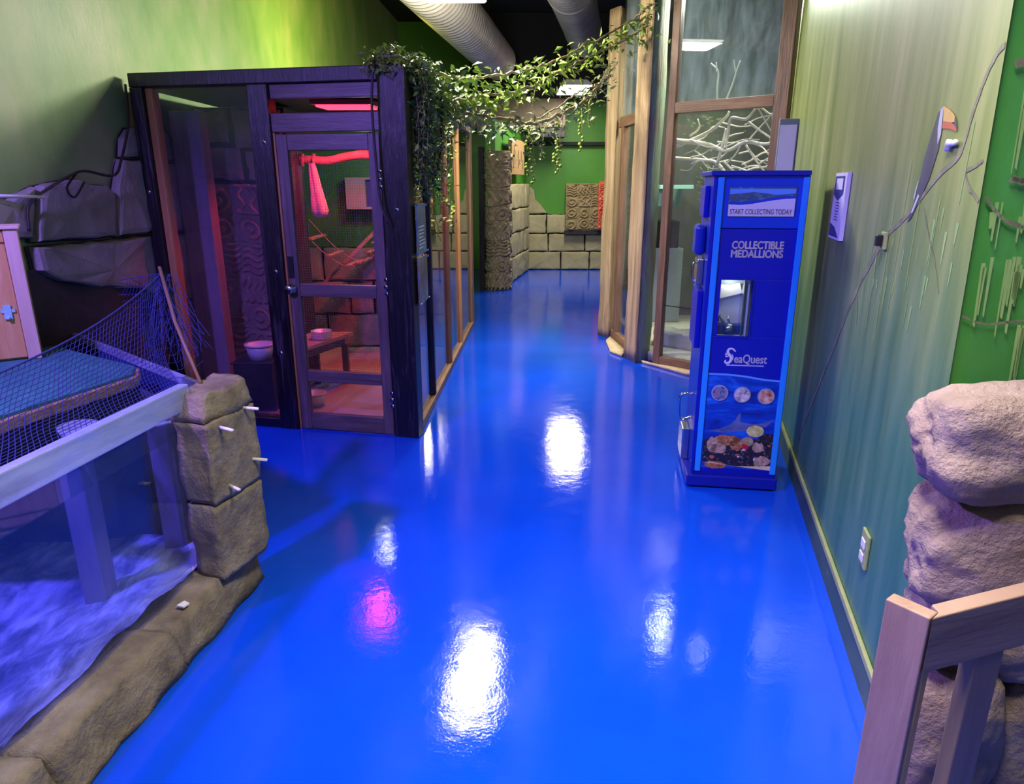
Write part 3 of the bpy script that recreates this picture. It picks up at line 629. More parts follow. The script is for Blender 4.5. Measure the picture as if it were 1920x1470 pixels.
# poster with sea, shark and treasure
ps = MB(); ps.add([(u, .0185, z) for u, z in [(.074, .115), (.447, .115), (.447, .640), (.36, .646), (.27, .660), (.17, .668), (.074, .668)]], [list(range(7))], False)
ps = ps.build('poster', M['poster_sea'], m)
edge = [(.074, .668), (.17, .668), (.27, .660), (.36, .646), (.447, .640)]
mflat('poster_edge', [[a, b, (b[0], b[1] - .010), (a[0], a[1] - .010)] for a, b in zip(edge, edge[1:])], M['sky_line'], ps, .0180)
mflat('poster_shark', [[(.10, .335), (.16, .352), (.205, .375), (.235, .405), (.258, .452), (.262, .425), (.262, .395), (.33, .385), (.39, .395), (.44, .415), (.40, .372), (.33, .352), (.25, .338), (.18, .330)]], M['shark'], ps, .0180)
def blob(cx, cz, rx, rz, seed, n=18, am=.42): return [(cx + rx * math.cos(2 * PI * i / n) * (1 + am * noise.noise(Vector((i * .9, seed, 0)))), cz + rz * math.sin(2 * PI * i / n) * (1 + am * noise.noise(Vector((i * .9, seed, 3))))) for i in range(n)]
mflat('poster_treasure', [[(.076, .148), (.447, .118), (.447, .33), (.40, .335), (.36, .30), (.30, .29), (.20, .30), (.12, .30), (.076, .275)]], M['treasure_dark'], ps, .0178)
for b_ in [blob(.20, .285, .072, .034, 3), blob(.255, .265, .035, .04, 5), blob(.15, .135, .06, .022, 4)]: mflat('poster_chest', [b_], M['treasure_brown'], ps, .0174)
for b_ in [blob(.125, .255, .03, .045, 9), blob(.16, .235, .04, .03, 8), blob(.40, .17, .045, .028, 12), blob(.37, .25, .03, .03, 13)]: mflat('poster_coral', [b_], M['treasure_tan'], ps, .0172)
mflat('poster_coin', [blob(.347, .345, .046, .034, 7, 24, .08)], M['gold'], ps, .0168)
for b_ in [blob(.31, .282, .034, .028, 6, 24, .08), blob(.372, .155, .016, .016, 2, 20, .05)]: mflat('poster_bronze_coin', [b_], M['bronze'], ps, .0166)
rgj = random.Random(17)
for k in range(30):
    u_, z_ = rgj.uniform(.09, .43), rgj.uniform(.15, .30); r_j = rgj.uniform(.006, .016)
    mflat('poster_jewel', [blob(u_, z_, r_j, r_j * rgj.uniform(.5, 1), k + 20, 9, .5)], M[rgj.choice(['print_black', 'print_black', 'bronze', 'treasure_tan', 'treasure_brown', 'print_lilac', 'toucan_red'])], ps, .0175)
mflat('poster_red_gem', [[(.285, .27), (.318, .262), (.318, .235), (.285, .243)]], M['red_print'], ps, .0164)
mflat('poster_sand', [[(.076, .150), (.20, .138), (.36, .124), (.447, .117), (.447, .145), (.38, .140), (.25, .132), (.14, .150)]], M['sand_print'], ps, .0162)
for (u, z), mm in zip(((.139, .559), (.258, .553), (.383, .549)), ('med_a', 'med_b', 'med_c')):
    r_ = MB(); r_.tube([(u, .0185, z), (u, .010, z)], .044, 32); r_ = r_.build('medallion', M['med_rim'], m, smooth=False)
    mb = MB(); mb.tube([(u, .0105, z), (u, .0085, z)], .038, 32); mb.build('medallion_face', M[mm], r_, smooth=False)
# fittings on its left side
mb = MB(); mb.box(-.004, .022, .16, .36, 1.48, 1.64); mb.build('display_box', M['mc_navy'], m, .004)
mb = MB(); mb.box(-.032, .022, .18, .34, 1.28, 1.44); mb.build('coin_box', M['mc_side'], m, .02)
cs = MB(); cs.box(-.012, .022, .18, .32, 1.12, 1.26); cs = cs.build('coin_plate', M['steel'], m, .004)
mb = MB(); mb.tube(catmull([(-.012, .24, 1.24), (-.03, .24, 1.22), (-.025, .24, 1.15), (-.012, .24, 1.13)]), .007, 8); mb.build('coin_lever', M['chrome'], cs)
mb = MB(); mb.box(-.006, .022, .12, .38, .78, 1.10); mb.build('side_panel', M['mc_navy'], m, .004)
mb = MB(); mb.tube(catmull([(.022, .18, .50), (-.045, .18, .49), (-.055, .18, .42), (-.040, .18, .34), (.022, .18, .36)]), .008, 10); mb.build('crank_handle', M['chrome'], m)
mb = MB(); mb.box(-.02, .022, .22, .44, .08, .27); mb.build('return_tray', M['steel'], m, .004)

# ------------------------------------------------------------------ glass fronted enclosure on the left
CA = Vector((-.63, 4.37)); CU = Vector((-.9803, .1983)); CN = Vector((.1983, .9803)); SU = Vector((.0429, .99908)); SN = Vector((-.99908, .0429))
def fq(s0, s1, d0, d1): return [(CA + CU * s + CN * d)[:] for s, d in ((s0, d0), (s1, d0), (s1, d1), (s0, d1))]
def sq(t0, t1, d0, d1): return [(CA + SU * t + SN * d)[:] for t, d in ((t0, d0), (t1, d0), (t1, d1), (t0, d1))]
e = root('animal_enclosure', 'dark timber animal enclosure with glass panes and a mesh door left of the aisle', 'enclosure', (-1.5, 6.4, 0))
def fpost(name, s0, s1, z0, z1, d0, d1, mat, par=None, bv=.006):
    mb = MB(); mb.prism(fq(s0, s1, d0, d1), z0, z1); return mb.build(name, M[mat], par or e, bv)
def spost(name, t0, t1, z0, z1, d0, d1, mat, par=None, bv=.006):
    mb = MB(); mb.prism(sq(t0, t1, d0, d1), z0, z1); return mb.build(name, M[mat], par or e, bv)
fpost('corner_post', .0, .172, 0, 2.32, 0, .11, 'charred')
fpost('middle_post', .885, 1.02, 0, 2.235, 0, .10, 'charred')
fpost('end_post', 1.752, 1.838, 0, 2.235, 0, .10, 'charred')
fpost('post_lining', 1.70, 1.751, 0, 2.235, .03, .10, 'inner_wood')
fpost('front_beam', .172, 1.838, 2.236, 2.32, 0, .10, 'charred')
fpost('fascia', .173, .884, 2.15, 2.235, .03, .07, 'door_wood_h')
fpost('door_header', .173, .884, 1.957, 2.068, .015, .08, 'door_wood_h')
fpost('door_jamb', .868, .884, 0, 1.956, .02, .09, 'inner_wood')
fpost('sill', 1.021, 1.752, 0, .07, .01, .10, 'charred')
fpost('front_pane', 1.022, 1.698, .071, 2.234, .05, .056, 'glass_cage', None, 0)
# door
def dq(mb, s0, s1, z0, z1, d0=.0, d1=.04): mb.prism(fq(s0, s1, d0, d1), z0, z1)
S0, S1 = .180, .860
dm = MB(); dq(dm, S0, S0 + .072, .012, 1.945, .012, .052); dq(dm, S1 - .072, S1, .012, 1.945, .012, .052)
door = dm.build('door', M['door_wood'], e, .004)
for z0, z1 in ((1.85, 1.945), (.938, 1.022), (.352, .432), (.012, .125)):
    rm = MB(); dq(rm, S0 + .073, S1 - .073, z0, z1, .014, .050); rm.build('door_rail', M['door_wood_h'], door, .004)
wm = MB(); sa, sb = S0 + .072, S1 - .072
k = 0
while sa + k * .016 < sb:
    p = CA + CU * (sa + k * .016) + CN * .034; wm.beam((p.x, p.y, .43), (p.x, p.y, 1.85), .0011, .0011, (1, 0, 0)); k += 1
z = .44
while z < 1.85:
    a = CA + CU * sa + CN * .034; b = CA + CU * sb + CN * .034; wm.beam((a.x, a.y, z), (b.x, b.y, z), .0011, .0011); z += .016
wm.build('wire_screen', M['door_wood'], door)
pn = MB(); pn.prism(fq(sa, sb, .030, .033), .125, .352); pn.build('lower_pane', M['glass_cage'], door)
pt = lambda s, z, d: (*(CA + CU * s + CN * d)[:], z)
kn = MB(); kn.tube([pt(.835, .99, .012), pt(.835, .99, -.012), pt(.835, .99, -.02), pt(.835, .99, -.028), pt(.835, .99, -.05), pt(.835, .99, -.058)], [.032, .032, .013, .013, .03, .022], 20); kn.build('door_knob', M['steel'], door)
fpost('lock_plate', .815, .852, 1.06, 1.20, .002, .014, 'black_plastic', door, .003)
for z in (1.68, 1.02, .26):
    h = MB()
    for k in range(3): h.tube([pt(.176 + .004 * (k % 2), z + (k - 1) * .045, .013), pt(.176 + .004 * (k % 2), z + (k - 1) * .045, .004)], .016, 14)
    h.build('hinge', M['steel'], door)
for s, z in ((.93, 1.9), (.96, .55), (.94, 1.1), (.08, 1.5), (1.80, 1.6)):
    h = MB(); h.tube([pt(s, z, 0), pt(s, z, -.004)], .014, 12); h.build('bolt', M['steel'], e)
# side
tt = [(.11, .0), (.81, .86), (1.80, 1.86), (2.69, 2.75), (3.84, 3.90)]
for t0, t1, mt in ((.805, .86, 'charred'), (1.80, 1.86, 'brown_wood'), (2.69, 2.75, 'inner_wood'), (3.82, 3.90, 'brown_wood')): spost('side_post', t0, t1, .06, 2.19, .004, .07, mt)
spost('side_beam', .112, 3.90, 2.19, 2.285, .0, .08, 'brown_wood_h')
spost('side_sill', .112, 3.90, 0, .06, .0, .06, 'brown_wood_h')
for t0, t1 in ((.112, .804), (.861, 1.799), (1.861, 2.689), (2.751, 3.819)): spost('side_pane', t0, t1, .061, 2.189, .030, .036, 'glass_side', None, 0)
mb = MB(); p = [(CA + CU * .02 + CN * .1)[:], (CA + CU * 1.82 + CN * .1)[:], (WL(7) + .06, 7.0), ((CA + SU * 2.6 + SN * .08).x, 7.0)]; mb.prism(p, 2.24, 2.26); mb.build('roof_panel', M['black'], e)
mb = MB(); p = [(CA + CU * .10 + CN * .12)[:], (CA + CU * 1.82 + CN * .12)[:], (WL(7) + .09, 6.99), ((CA + SU * 2.6 + SN * .075).x, 6.99)]; mb.prism(p, .0, .028); mb.build('floor_slab', M['tan_floor'], e)
spost('end_jamb', 3.905, 3.96, 0, 2.28, .0, .9, 'brown_wood')

# partition at the back of the enclosure
mb = MB(); mb.box(WL(7) + .003, -.60, 7.03, 7.10, 0, 2.5); struct(mb.build('wall_partition', M['green_back']))
polys = []
for k in range(3):
    z0, z1 = .03 + .34 * k, .03 + .34 * (k + 1); xs = [-2.42, -1.9 + .25 * (k % 2), -1.25 - .15 * (k % 2), -.64]
    for x0, x1 in zip(xs, xs[1:]): polys.append(bx(x0, x1, z0, z1))
mb = blocks(polys, lambda a, z, d: (a, 7.03 - d, z), .05, 6)
tag(mb.build('stone_cladding', [M['stone'], M['joint']]), 'low stone blocks on the back wall inside the enclosure', 'stone cladding')
# carved column and timber inside the left bay
cc = root('carved_column', 'grey stone column carved with swirls behind the left glass of the enclosure', 'column', (-2.05, 5.7, 0))
mb = MB(); mb.box(-2.40, -1.72, 5.56, 5.95, .03, 2.2); mb.build('core', M['joint'], cc)
mb = relief(lambda a, z, d: (-2.40 + a, 5.555 - d, .03 + z), .68, 1.62, 3.0, 7, .030, 11, 110, 230); mb.build('carving', M['carved'], cc)
mb = blocks([bx(-2.40, -2.05, 1.66, 1.93), bx(-2.05, -1.72, 1.66, 1.9), bx(-2.40, -2.12, 1.93, 2.2), bx(-2.12, -1.72, 1.9, 2.2)], lambda a, z, d: (a, 5.56 - d, z), .03, 5); mb.build('top_block', [M['carved'], M['joint']], cc)
mb = MB(); mb.box(-2.40, -2.19, 5.16, 5.30, .03, 2.14); tag(mb.build('timber_post', M['mauve_post'], bevel=.006), 'broad mauve timber post beside the carved column', 'post')

# things kept in the enclosure
tb = root('low_table', 'low wooden table under the red lamp in the enclosure', 'table', (-1.62, 5.37, .028))
tp = [(-1.95, 5.05), (-1.60, 5.02), (-1.335, 5.69), (-1.67, 5.69)]
mb = MB(); mb.prism(tp, .43, .46); mb.build('tabletop', M['red_wood'], tb, .003)
mb = MB(); mb.prism([(-1.90, 5.10), (-1.63, 5.07), (-1.40, 5.64), (-1.66, 5.64)], .36, .43); mb.build('apron', M['door_wood'], tb)
for x, y in ((-1.88, 5.10), (-1.635, 5.08), (-1.40, 5.63), (-1.645, 5.62)):
    mb = MB(); mb.box(x - .025, x + .025, y - .025, y + .025, .028, .36); mb.build('leg', M['door_wood'], tb, .003)
mb = MB(); mb.lathe((-1.53, 5.42, .46), [(0, 0), (.075, 0), (.082, .01), (.078, .06), (.085, .066), (.075, .066), (.070, .015), (0, .012)], 28)
tag(mb.build('metal_bowl', M['bowl_metal']), 'round steel bowl standing on the low table', 'bowl')
def tub(x, y, z, r, h, label):
    t = root('plastic_tub', label, 'tub', (x, y, z))
    mb = MB(); mb.lathe((x, y, z), [(0, 0), (r * .8, 0), (r, h), (r * .96, h), (r * .76, .008), (0, .008)], 28); mb.build('bowl', M['white_plastic'], t)
    mb = MB(); mb.lathe((x, y, z + h - .012), [(r * .99, 0), (r * 1.08, .002), (r * 1.08, .014), (r * .97, .014)], 28); mb.build('rim', M['white_plastic'], t)
tub(-1.86, 4.95, .415, .10, .11, 'white plastic tub on the black crate behind the left glass')
tub(-1.51, 5.02, .028, .085, .10, 'white plastic tub on the floor behind the lower door pane')
ck = root('storage_crate', 'black crate under the white tub behind the left glass', 'crate', (-1.88, 4.95, .03))
mb = MB(); mb.box(-2.02, -1.74, 4.82, 5.08, .028, .40); mb.build('body', M['black_plastic'], ck, .006)
mb = MB(); mb.box(-2.03, -1.73, 4.81, 5.09, .40, .415); mb.build('lid', M['black_plastic'], ck, .004)
mb = MB(); mb.prism(fq(1.06, 1.30, .12, .30), .03, .045); tag(mb.build('floor_board', M['inner_wood']), 'small tan board lying in front of the black crate', 'board')
br = root('climbing_branch', 'rough red lit branch slung across the enclosure behind the door', 'branch', (-1.45, 5.9, 1.84))
mb = MB(); mb.tube(catmull([(-1.83, 5.9, 1.83), (-1.66, 5.9, 1.84), (-1.5, 5.9, 1.83), (-1.35, 5.9, 1.86), (-1.2, 5.9, 1.875), (-.9, 5.95, 1.86), (-.62, 6.0, 1.86)], 6), .034, 12); mb.build('limb', M['bark'], br)
for x in (-1.79, -1.75, -1.70, -1.61):
    mb = MB(); mb.tube([(x, 5.9, 1.88), (x + .004, 5.865, 1.84), (x, 5.87, 1.79)], .014, 8); mb.build('rope_wrap', M['bark'], br)
mb = MB(); prof = [(.022, 1.81), (.032, 1.72), (.042, 1.60), (.055, 1.50), (.062, 1.44), (.050, 1.40), (.02, 1.385)]
vs = []; n = 20
for r, z in prof:
    for j in range(n):
        a = 2 * PI * j / n; rr = r * (1 + .22 * math.cos(a * 4 + z * 3)); vs.append((-1.62 + (1.81 - z) * .10 + rr * math.cos(a), 5.86 + rr * .8 * math.sin(a), z))
mb.add(vs, [[i * n + j, i * n + (j + 1) % n, (i + 1) * n + (j + 1) % n, (i + 1) * n + j] for i in range(len(prof) - 1) for j in range(n)], True)
tag(mb.build('cloth_pouch', M['sack']), 'pink cloth sleeping pouch hanging from the climbing branch', 'pouch')
lad = root('rope_ladder', 'sagging rope ladder bridge with red lit rungs inside the enclosure', 'rope ladder', (-1.5, 6.2, 1.0))
path = catmull([(-1.90, 6.2, 1.32), (-1.78, 6.2, 1.18), (-1.65, 6.2, 1.05), (-1.5, 6.2, .955), (-1.38, 6.2, .96), (-1.26, 6.2, 1.06), (-1.19, 6.2, 1.2), (-1.14, 6.2, 1.42)], 6)
mb = MB(); mb.tube(path, .005, 6); mb.tube([p + Vector((.04, .28, .02)) for p in path], .005, 6); mb.build('rope', M['bark'], lad)
for i in (6, 13, 20, 25, 30, 34, 38):
    p = path[min(i, len(path) - 1)]; mb = MB(); mb.beam(p + Vector((-.005, -.02, .005)), p + Vector((.04, .30, .02)), .055, .018); mb.build('rung', M['bark'], lad, .003)
mb = MB(); mb.beam((-1.95, 6.6, .60), (-1.30, 6.7, 1.22), .16, .03); tag(mb.build('climbing_ramp', M['bark']), 'plank ramp sloping up behind the rope ladder', 'ramp')
nb = root('nest_box', 'mauve nest box with a blue opening high on the enclosure back wall', 'box', (-1.42, 6.9, 1.42))
mb = MB(); mb.box(-1.58, -1.39, 6.80, 7.02, 1.42, 1.71); mb.box(-1.39, -1.22, 6.98, 7.02, 1.42, 1.71); mb.box(-1.25, -1.22, 6.80, 6.98, 1.42, 1.71); mb.box(-1.39, -1.25, 6.80, 6.98, 1.69, 1.71); mb.box(-1.39, -1.25, 6.80, 6.98, 1.42, 1.44); mb.build('box', M['box_mauve'], nb)
mb = MB(); mb.box(-1.39, -1.25, 6.86, 6.87, 1.44, 1.69); mb.build('opening', M['box_blue'], nb)
hl = root('heat_lamp', 'glowing red heat lamp panel under the enclosure roof', 'lamp', (-1.22, 5.45, 2.16))
mb = MB(); mb.prism([(-1.46, 5.34), (-1.02, 5.34), (-.98, 5.62), (-1.42, 5.62)], 2.20, 2.235); mb.build('housing', M['lamp_red_soft'], hl, .004)
mb = MB(); mb.prism([(-1.42, 5.36), (-1.05, 5.36), (-1.02, 5.60), (-1.39, 5.60)], 2.185, 2.199); mb.build('lamp_face', M['lamp_red'], hl)
el = root('strip_lamp', 'small white lamp hanging in the enclosure at the top right of the door', 'lamp', (-1.2, 6.2, 1.9))
mb = MB(); mb.box(-1.32, -1.08, 6.14, 6.26, 1.90, 1.96); mb.build('housing', M['white_metal'], el, .006)
mb = MB(); mb.box(-1.30, -1.10, 6.155, 6.245, 1.893, 1.90); mb.build('lamp_face', M['lamp_on'], el)
mb = MB(); mb.tube([(-1.2, 6.2, 1.96), (-1.2, 6.2, 2.24)], .006, 8); mb.build('hanger', M['cable'], el)
yl = root('flood_lamp', 'small flood lamp on the enclosure roof lighting the green wall yellow', 'lamp', (-1.35, 8.0, 2.3))
mb = MB(); mb.box(-1.43, -1.27, 7.94, 8.06, 2.50, 2.58); mb.build('housing', M['black_plastic'], yl, .01)
mb = MB(); mb.tube([(-1.35, 8.0, 2.28), (-1.35, 8.0, 2.50)], .012, 8); mb.build('stand', M['black_plastic'], yl)
mb = MB(); mb.box(-2.30, -.56, 7.9, 8.1, 2.26, 2.29); mb.build('shelf_board', M['black_plastic'], yl)
# info signs on the side glass
for z0, z1, mt, lb, pr in ((1.21, 1.53, 'sign_blue', 'blue information panel on stand-offs, upper of two on the enclosure side', 1), (.89, 1.195, 'sign_photo', 'animal photo panel on stand-offs, lower of two on the enclosure side', 0)):
    t = root('information_panel', lb, 'sign', (*(CA + SU * .25 - SN * .02)[:], z0))
    spost('panel', .06, .40, z0, z1, -.032, -.026, mt, t, .001)
    if pr: 
        mb = MB(); rgt = random.Random(1)
        for k in range(7): mb.prism(sq(.12, .30 + rgt.uniform(-.05, .06), -.0330, -.0322), z0 + .04 + k * .022, z0 + .048 + k * .022)
        mb.build('printed_lines', M['print_white'], t)
    for s_ in (.075, .385):
        for z in (z0 + .012, z1 - .012):
            a = CA + SU * s_; mb = MB(); mb.tube([(*(a + SN * .0)[:], z), (*(a - SN * .045)[:], z)], .006, 10); mb.build('stand_off', M['chrome'], t)

# ------------------------------------------------------------------ tank at the left: kerb, pillar, acrylic, platform, net
KO = lambda y: -1.08 - .122 * (2.64 - y)      # outer foot of the kerb
mb = MB()
def kerb_seg(y0, y1, h0, h1):
    g = .006; y0 += g; y1 -= g
    vs = []
    for y, h in ((y0, h0), (y1, h1)):
        x = KO(y); vs += [(x, y, 0), (x - .035, y - .02, h), (x - .175, y - .02, h), (x - .175, y, 0)]
    b = MB(); b.add(vs, [[0, 1, 2, 3], [7, 6, 5, 4], [0, 4, 5, 1], [1, 5, 6, 2], [2, 6, 7, 3], [3, 7, 4, 0]]); return b
for i, (y0, y1, h0, h1) in enumerate(((.7, 1.50, .19, .185), (1.50, 2.06, .185, .170), (2.06, 2.66, .165, .175))):
    r_ = rough_solid(kerb_seg(y0, y1, h0, h1), .014, 6, 5, i + 3, .045); mb.add(r_.v, r_.f, True)
tag(mb.build('stone_kerb', M['stone_warm']), 'brown stone kerb along the foot of the glass tank', 'kerb')
mb = MB(); mb.prism([(-1.22, 2.17), (-1.19, 2.16), (-1.18, 2.185), (-1.205, 2.20)], .178, .184); tag(mb.build('stone_chip', M['peg']), 'pale chip lying on the kerb in front of the pillar', 'chip')
pl = root('stone_pillar', 'square stacked stone pillar with pegs at the end of the glass tank', 'pillar', (-1.13, 2.5, .17))
def pill(name, bot, top, z0, z1, sd, mat='stone_warm', amp=.012):
    b = MB(); b.prism(bot, z0, z1, top); rough_solid(b, amp, 7, 5, sd, .035).build(name, M[mat], pl)
A_, B_, C_, D_ = (-1.245, 2.40), (-1.117, 2.35), (-1.03, 2.61), (-1.20, 2.70)
def mid(f): 
    T = [(-1.262, 2.42), (-1.120, 2.375), (-1.05, 2.66), (-1.23, 2.74)]
    return [(a[0] + (b[0] - a[0]) * f, a[1] + (b[1] - a[1]) * f) for a, b in zip((A_, B_, C_, D_), T)]
pill('lower_block', mid(0), mid(.45), .172, .475, 11); pill('upper_block', mid(.45), mid(.9), .482, .80, 12)
capb = [(-1.275, 2.43), (-1.13, 2.38), (-1.052, 2.67), (-1.25, 2.78)]
pill('cap_stone', capb, [(-1.255, 2.46), (-1.14, 2.42), (-1.07, 2.66), (-1.235, 2.76)], .806, .905, 13, amp=.02)
for (x, y, z), d in ((((-1.086), 2.43, .775), (.05, -.03, .0)), ((-1.062, 2.60, .80), (.055, -.005, -.005)), ((-1.05, 2.60, .58), (.055, -.005, -.003)), ((-1.082, 2.44, .53), (.04, -.03, 0)), ((-1.28, 2.42, .80), (-.03, -.03, 0))):
    mb = MB(); mb.tube([(x - d[0] * .5, y - d[1] * .5, z), (x + d[0], y + d[1], z + d[2])], .0065, 10); mb.build('peg', M['peg'], pl)
G1, G2 = Vector((-1.36, 1.52)), Vector((-1.247, 2.37)); GD = (G2 - G1).normalized(); GN = Vector((GD.y, -GD.x))
def GW(s, z, d=0): p = G1 + GD * s + GN * d; return (p.x, p.y, z)
gq = lambda s0, s1, d0, d1: [GW(s0, 0, d0)[:2], GW(s1, 0, d0)[:2], GW(s1, 0, d1)[:2], GW(s0, 0, d1)[:2]]
tk = root('glass_tank', 'long acrylic fronted water tank with a frosted rim', 'tank', (-1.9, 2.2, 0))
mb = MB(); mb.prism(gq(-.75, .855, -.012, 0), .10, .835); mb.build('front_pane', M['glass_tank'], tk)
mb = MB(); mb.prism(gq(-.75, .98, -.03, .012), .836, .93); mb.build('rim', M['rim'], tk, .006)
EA, EB = Vector((-1.30, 2.80)), Vector((-2.50, 3.86)); ed = (EB - EA).normalized(); en = Vector((-ed.y, ed.x))
eqd = lambda d0, d1: [(EA + en * d0)[:], (EB + en * d0)[:], (EB + en * d1)[:], (EA + en * d1)[:]]
mb = MB(); mb.prism(eqd(-.006, .006), .0, .80); mb.build('end_pane', M['tank_liner'], tk)
mb = MB(); mb.prism(eqd(-.012, .012), .801, .835); mb.build('end_rim', M['rim'], tk)
mb = MB(); mb.prism([(-2.53, .72), (-2.51, .72), (-2.47, 3.80), (-2.49, 3.80)], 0, .80); mb.build('back_liner', M['tank_liner'], tk)
mb = MB(); mb.prism([(-2.5, .72), (-1.46, .72), (-1.46, .74), (-2.5, .74)], 0, .93); mb.build('near_liner', M['tank_liner'], tk)
wpoly = [GW(-.74, 0, -.02)[:2], GW(.84, 0, -.02)[:2], (EA.x - .01, EA.y - .03), (EB.x + .05, EB.y - .06), (-2.46, .76)]
mb = MB(); mb.prism(wpoly, .742, .745); o = mb.build('tank_water', M['water']); o['kind'] = 'structure'
# gravel bed
nx, ny = 60, 90; vs = []
for j in range(ny + 1):
    for i in range(nx + 1):
        f = i / nx; y = .76 + 2.02 * j / ny; xr = G1.x + (y - G1.y) * GD.x / GD.y - .022; x = -2.45 + f * (xr + 2.45)
        vs.append((x, y, .09 + .10 * f * f + .025 * noise.fractal(Vector((x * 5, y * 5, 1)), 1, 2, 4)))
mb = MB(); mb.add(vs, [[j * (nx + 1) + i, j * (nx + 1) + i + 1, (j + 1) * (nx + 1) + i + 1, (j + 1) * (nx + 1) + i] for j in range(ny) for i in range(nx)], True)
o = tag(mb.build('gravel', M['gravel']), 'white gravel bed on the bottom of the glass tank', 'gravel'); o['kind'] = 'stuff'
# platform with mat
pf = root('basking_platform', 'dark wooden platform over the tank on timber posts', 'platform', (-2.05, 2.9, 0))
pp = [(-1.635, 2.90), (-1.70, 3.04), (-2.35, 3.46), (-2.46, 3.40), (-2.46, 2.20), (-1.84, 2.20)]
mb = MB(); mb.prism(pp, .80, .845); mb.build('deck', M['platform_edge'], pf, .006)
ins = lambda k: [(p[0] + (-2.05 - p[0]) * k, p[1] + (2.8 - p[1]) * k) for p in pp]
mb = MB(); mb.prism(ins(.03), .60, .80); mb.build('skirt_box', M['black_plastic'], pf)
for x, y in ((-1.56, 2.28), (-1.44, 2.66), (-2.25, 3.02), (-2.25, 2.35)):
    mb = MB(); w = .042; mb.box(x - w, x + w, y - w, y + w, .08, .60 if x < -2 else .72); mb.build('leg', M['mauve_post'], pf, .006)
for a_, b_ in (((-1.56, 2.33, .66), (-1.95, 2.42, .66)), ((-1.44, 2.66, .66), (-1.75, 2.75, .66))):
    mb = MB(); mb.beam(a_, b_, .05, .06); mb.build('cross_beam', M['charred'], pf)
mb = MB(); mb.prism(ins(.05), .846, .858); tag(mb.build('basking_mat', M['mat_teal']), 'teal mat covering the platform behind the net', 'mat')
mb = MB(); mb.lathe((-1.62, 2.42, .74), [(0, 0), (.055, .002), (.07, .05), (.066, .05), (.05, .008), (0, .006)], 22); tag(mb.build('floating_dish', M['rim']), 'clear dish floating below the platform edge', 'dish')
ht = root('wooden_hut', 'pale cedar hutch with a latched door at the left edge of the platform', 'hutch', (-2.235, 3.18, .86), math.radians(33), world_parts=False)
mb = MB(); mb.box(-.30, 0, .022, .20, 0, .595); mb.build('body', M['hut_wood'], ht)
mb = MB(); mb.box(-.052, .002, -.012, .022, 0, .595); mb.build('corner_trim', M['hut_trim'], ht, .003)
dr_ = MB(); dr_.box(-.30, -.054, .004, .021, .01, .59); dr_ = dr_.build('door', M['hut_wood'], ht, .003)
fm = MB(); fm.box(-.30, -.054, -.006, .004, .54, .59); fm.build('door_rail', M['hut_wood'], dr_, .002)
mb = MB(); mb.box(-.31, .012, -.022, .21, .596, .610); mb.build('roof_board', M['hut_trim'], ht, .003)
lt = MB(); lt.box(-.12, -.065, -.004, .003, .225, .24); lt.tube([(-.095, .002, .20), (-.095, -.014, .20)], .009, 10); lt.box(-.11, -.08, -.006, .002, .195, .26); lt.build('latch', M['turq'], dr_)
# net pole and net
mb = MB(); mb.tube([(-1.225, 2.60, .90), (-1.40, 2.82, 1.10), (-1.548, 3.05, 1.30)], .007, 8); tag(mb.build('net_pole', M['bamboo']), 'thin brown stick leaning on the stone pillar holding up the net', 'stick')
apex = Vector((-1.535, 3.04, 1.275))
def net_top(f): # f 0 at the apex, 1 near
    p = apex.lerp(Vector((-1.70, 1.25, .985)), f); p.z -= .10 * math.sin(PI * min(1, f * 1.15)) * (1 - f) ; return p
def net_bot(f):
    s = .97 - 1.65 * f; return Vector(GW(s, .925 if f > .02 else .92, -.012))
def net_pt(f, g):
    f2 = f ** 1.25
    a, b = net_top(f2), net_bot(f2); p = a.lerp(b, g)
    sag = .075 * math.sin(PI * g) * (1 - .5 * f); p += Vector((-sag * .7, sag * .25, -sag))
    p.x += .008 * math.sin(f * 40 + g * 6) * math.sin(PI * g); return p
mb = MB(); NF, NG = 74, 22
for i in range(NF + 1):
    P = [net_pt(i / NF, g / 16) for g in range(17)]; mb.tube(P, .0013, 4, False)
for j in range(NG + 1):
    P = [net_pt(f / 60, j / NG) for f in range(61)]; mb.tube(P, .0013 if 0 < j < NG else .004, 4, False)
# gathered fold hanging below the apex
for k in range(46):
    a = apex + Vector((R.uniform(-.035, .06), R.uniform(-.03, .04), R.uniform(-.05, .0)))
    b = Vector((-1.40 + R.uniform(-.09, .14), 2.75 + R.uniform(-.08, .1), .95 + R.uniform(-.03, .12)))
    c = a.lerp(b, .5) + Vector((R.uniform(-.03, .03), 0, R.uniform(-.07, .0))); mb.tube(catmull([a, c, b], 5), .0013, 4, False)
for k in range(14):
    z = k / 14; a = apex.lerp(Vector((-1.25, 2.72, .93)), z); b = a + Vector((-.16 + .05 * z, -.10, -.05)); mb.tube([a, a.lerp(b, .5) + Vector((0, 0, -.03)), b], .0013, 4, False)
# loose flap behind the apex
for k in range(12):
    a = apex + Vector((-.02 * k, .01 * k, -.005 * k)); mb.tube([a, a + Vector((-.05, .03, -.11 + .004 * k))], .0014, 4, False)
mb.tube([apex, apex + Vector((-.26, .12, -.045))], .003, 4, False)
tag(mb.build('net', M['net']), 'navy netting stretched from the stick along the tank rim', 'net')

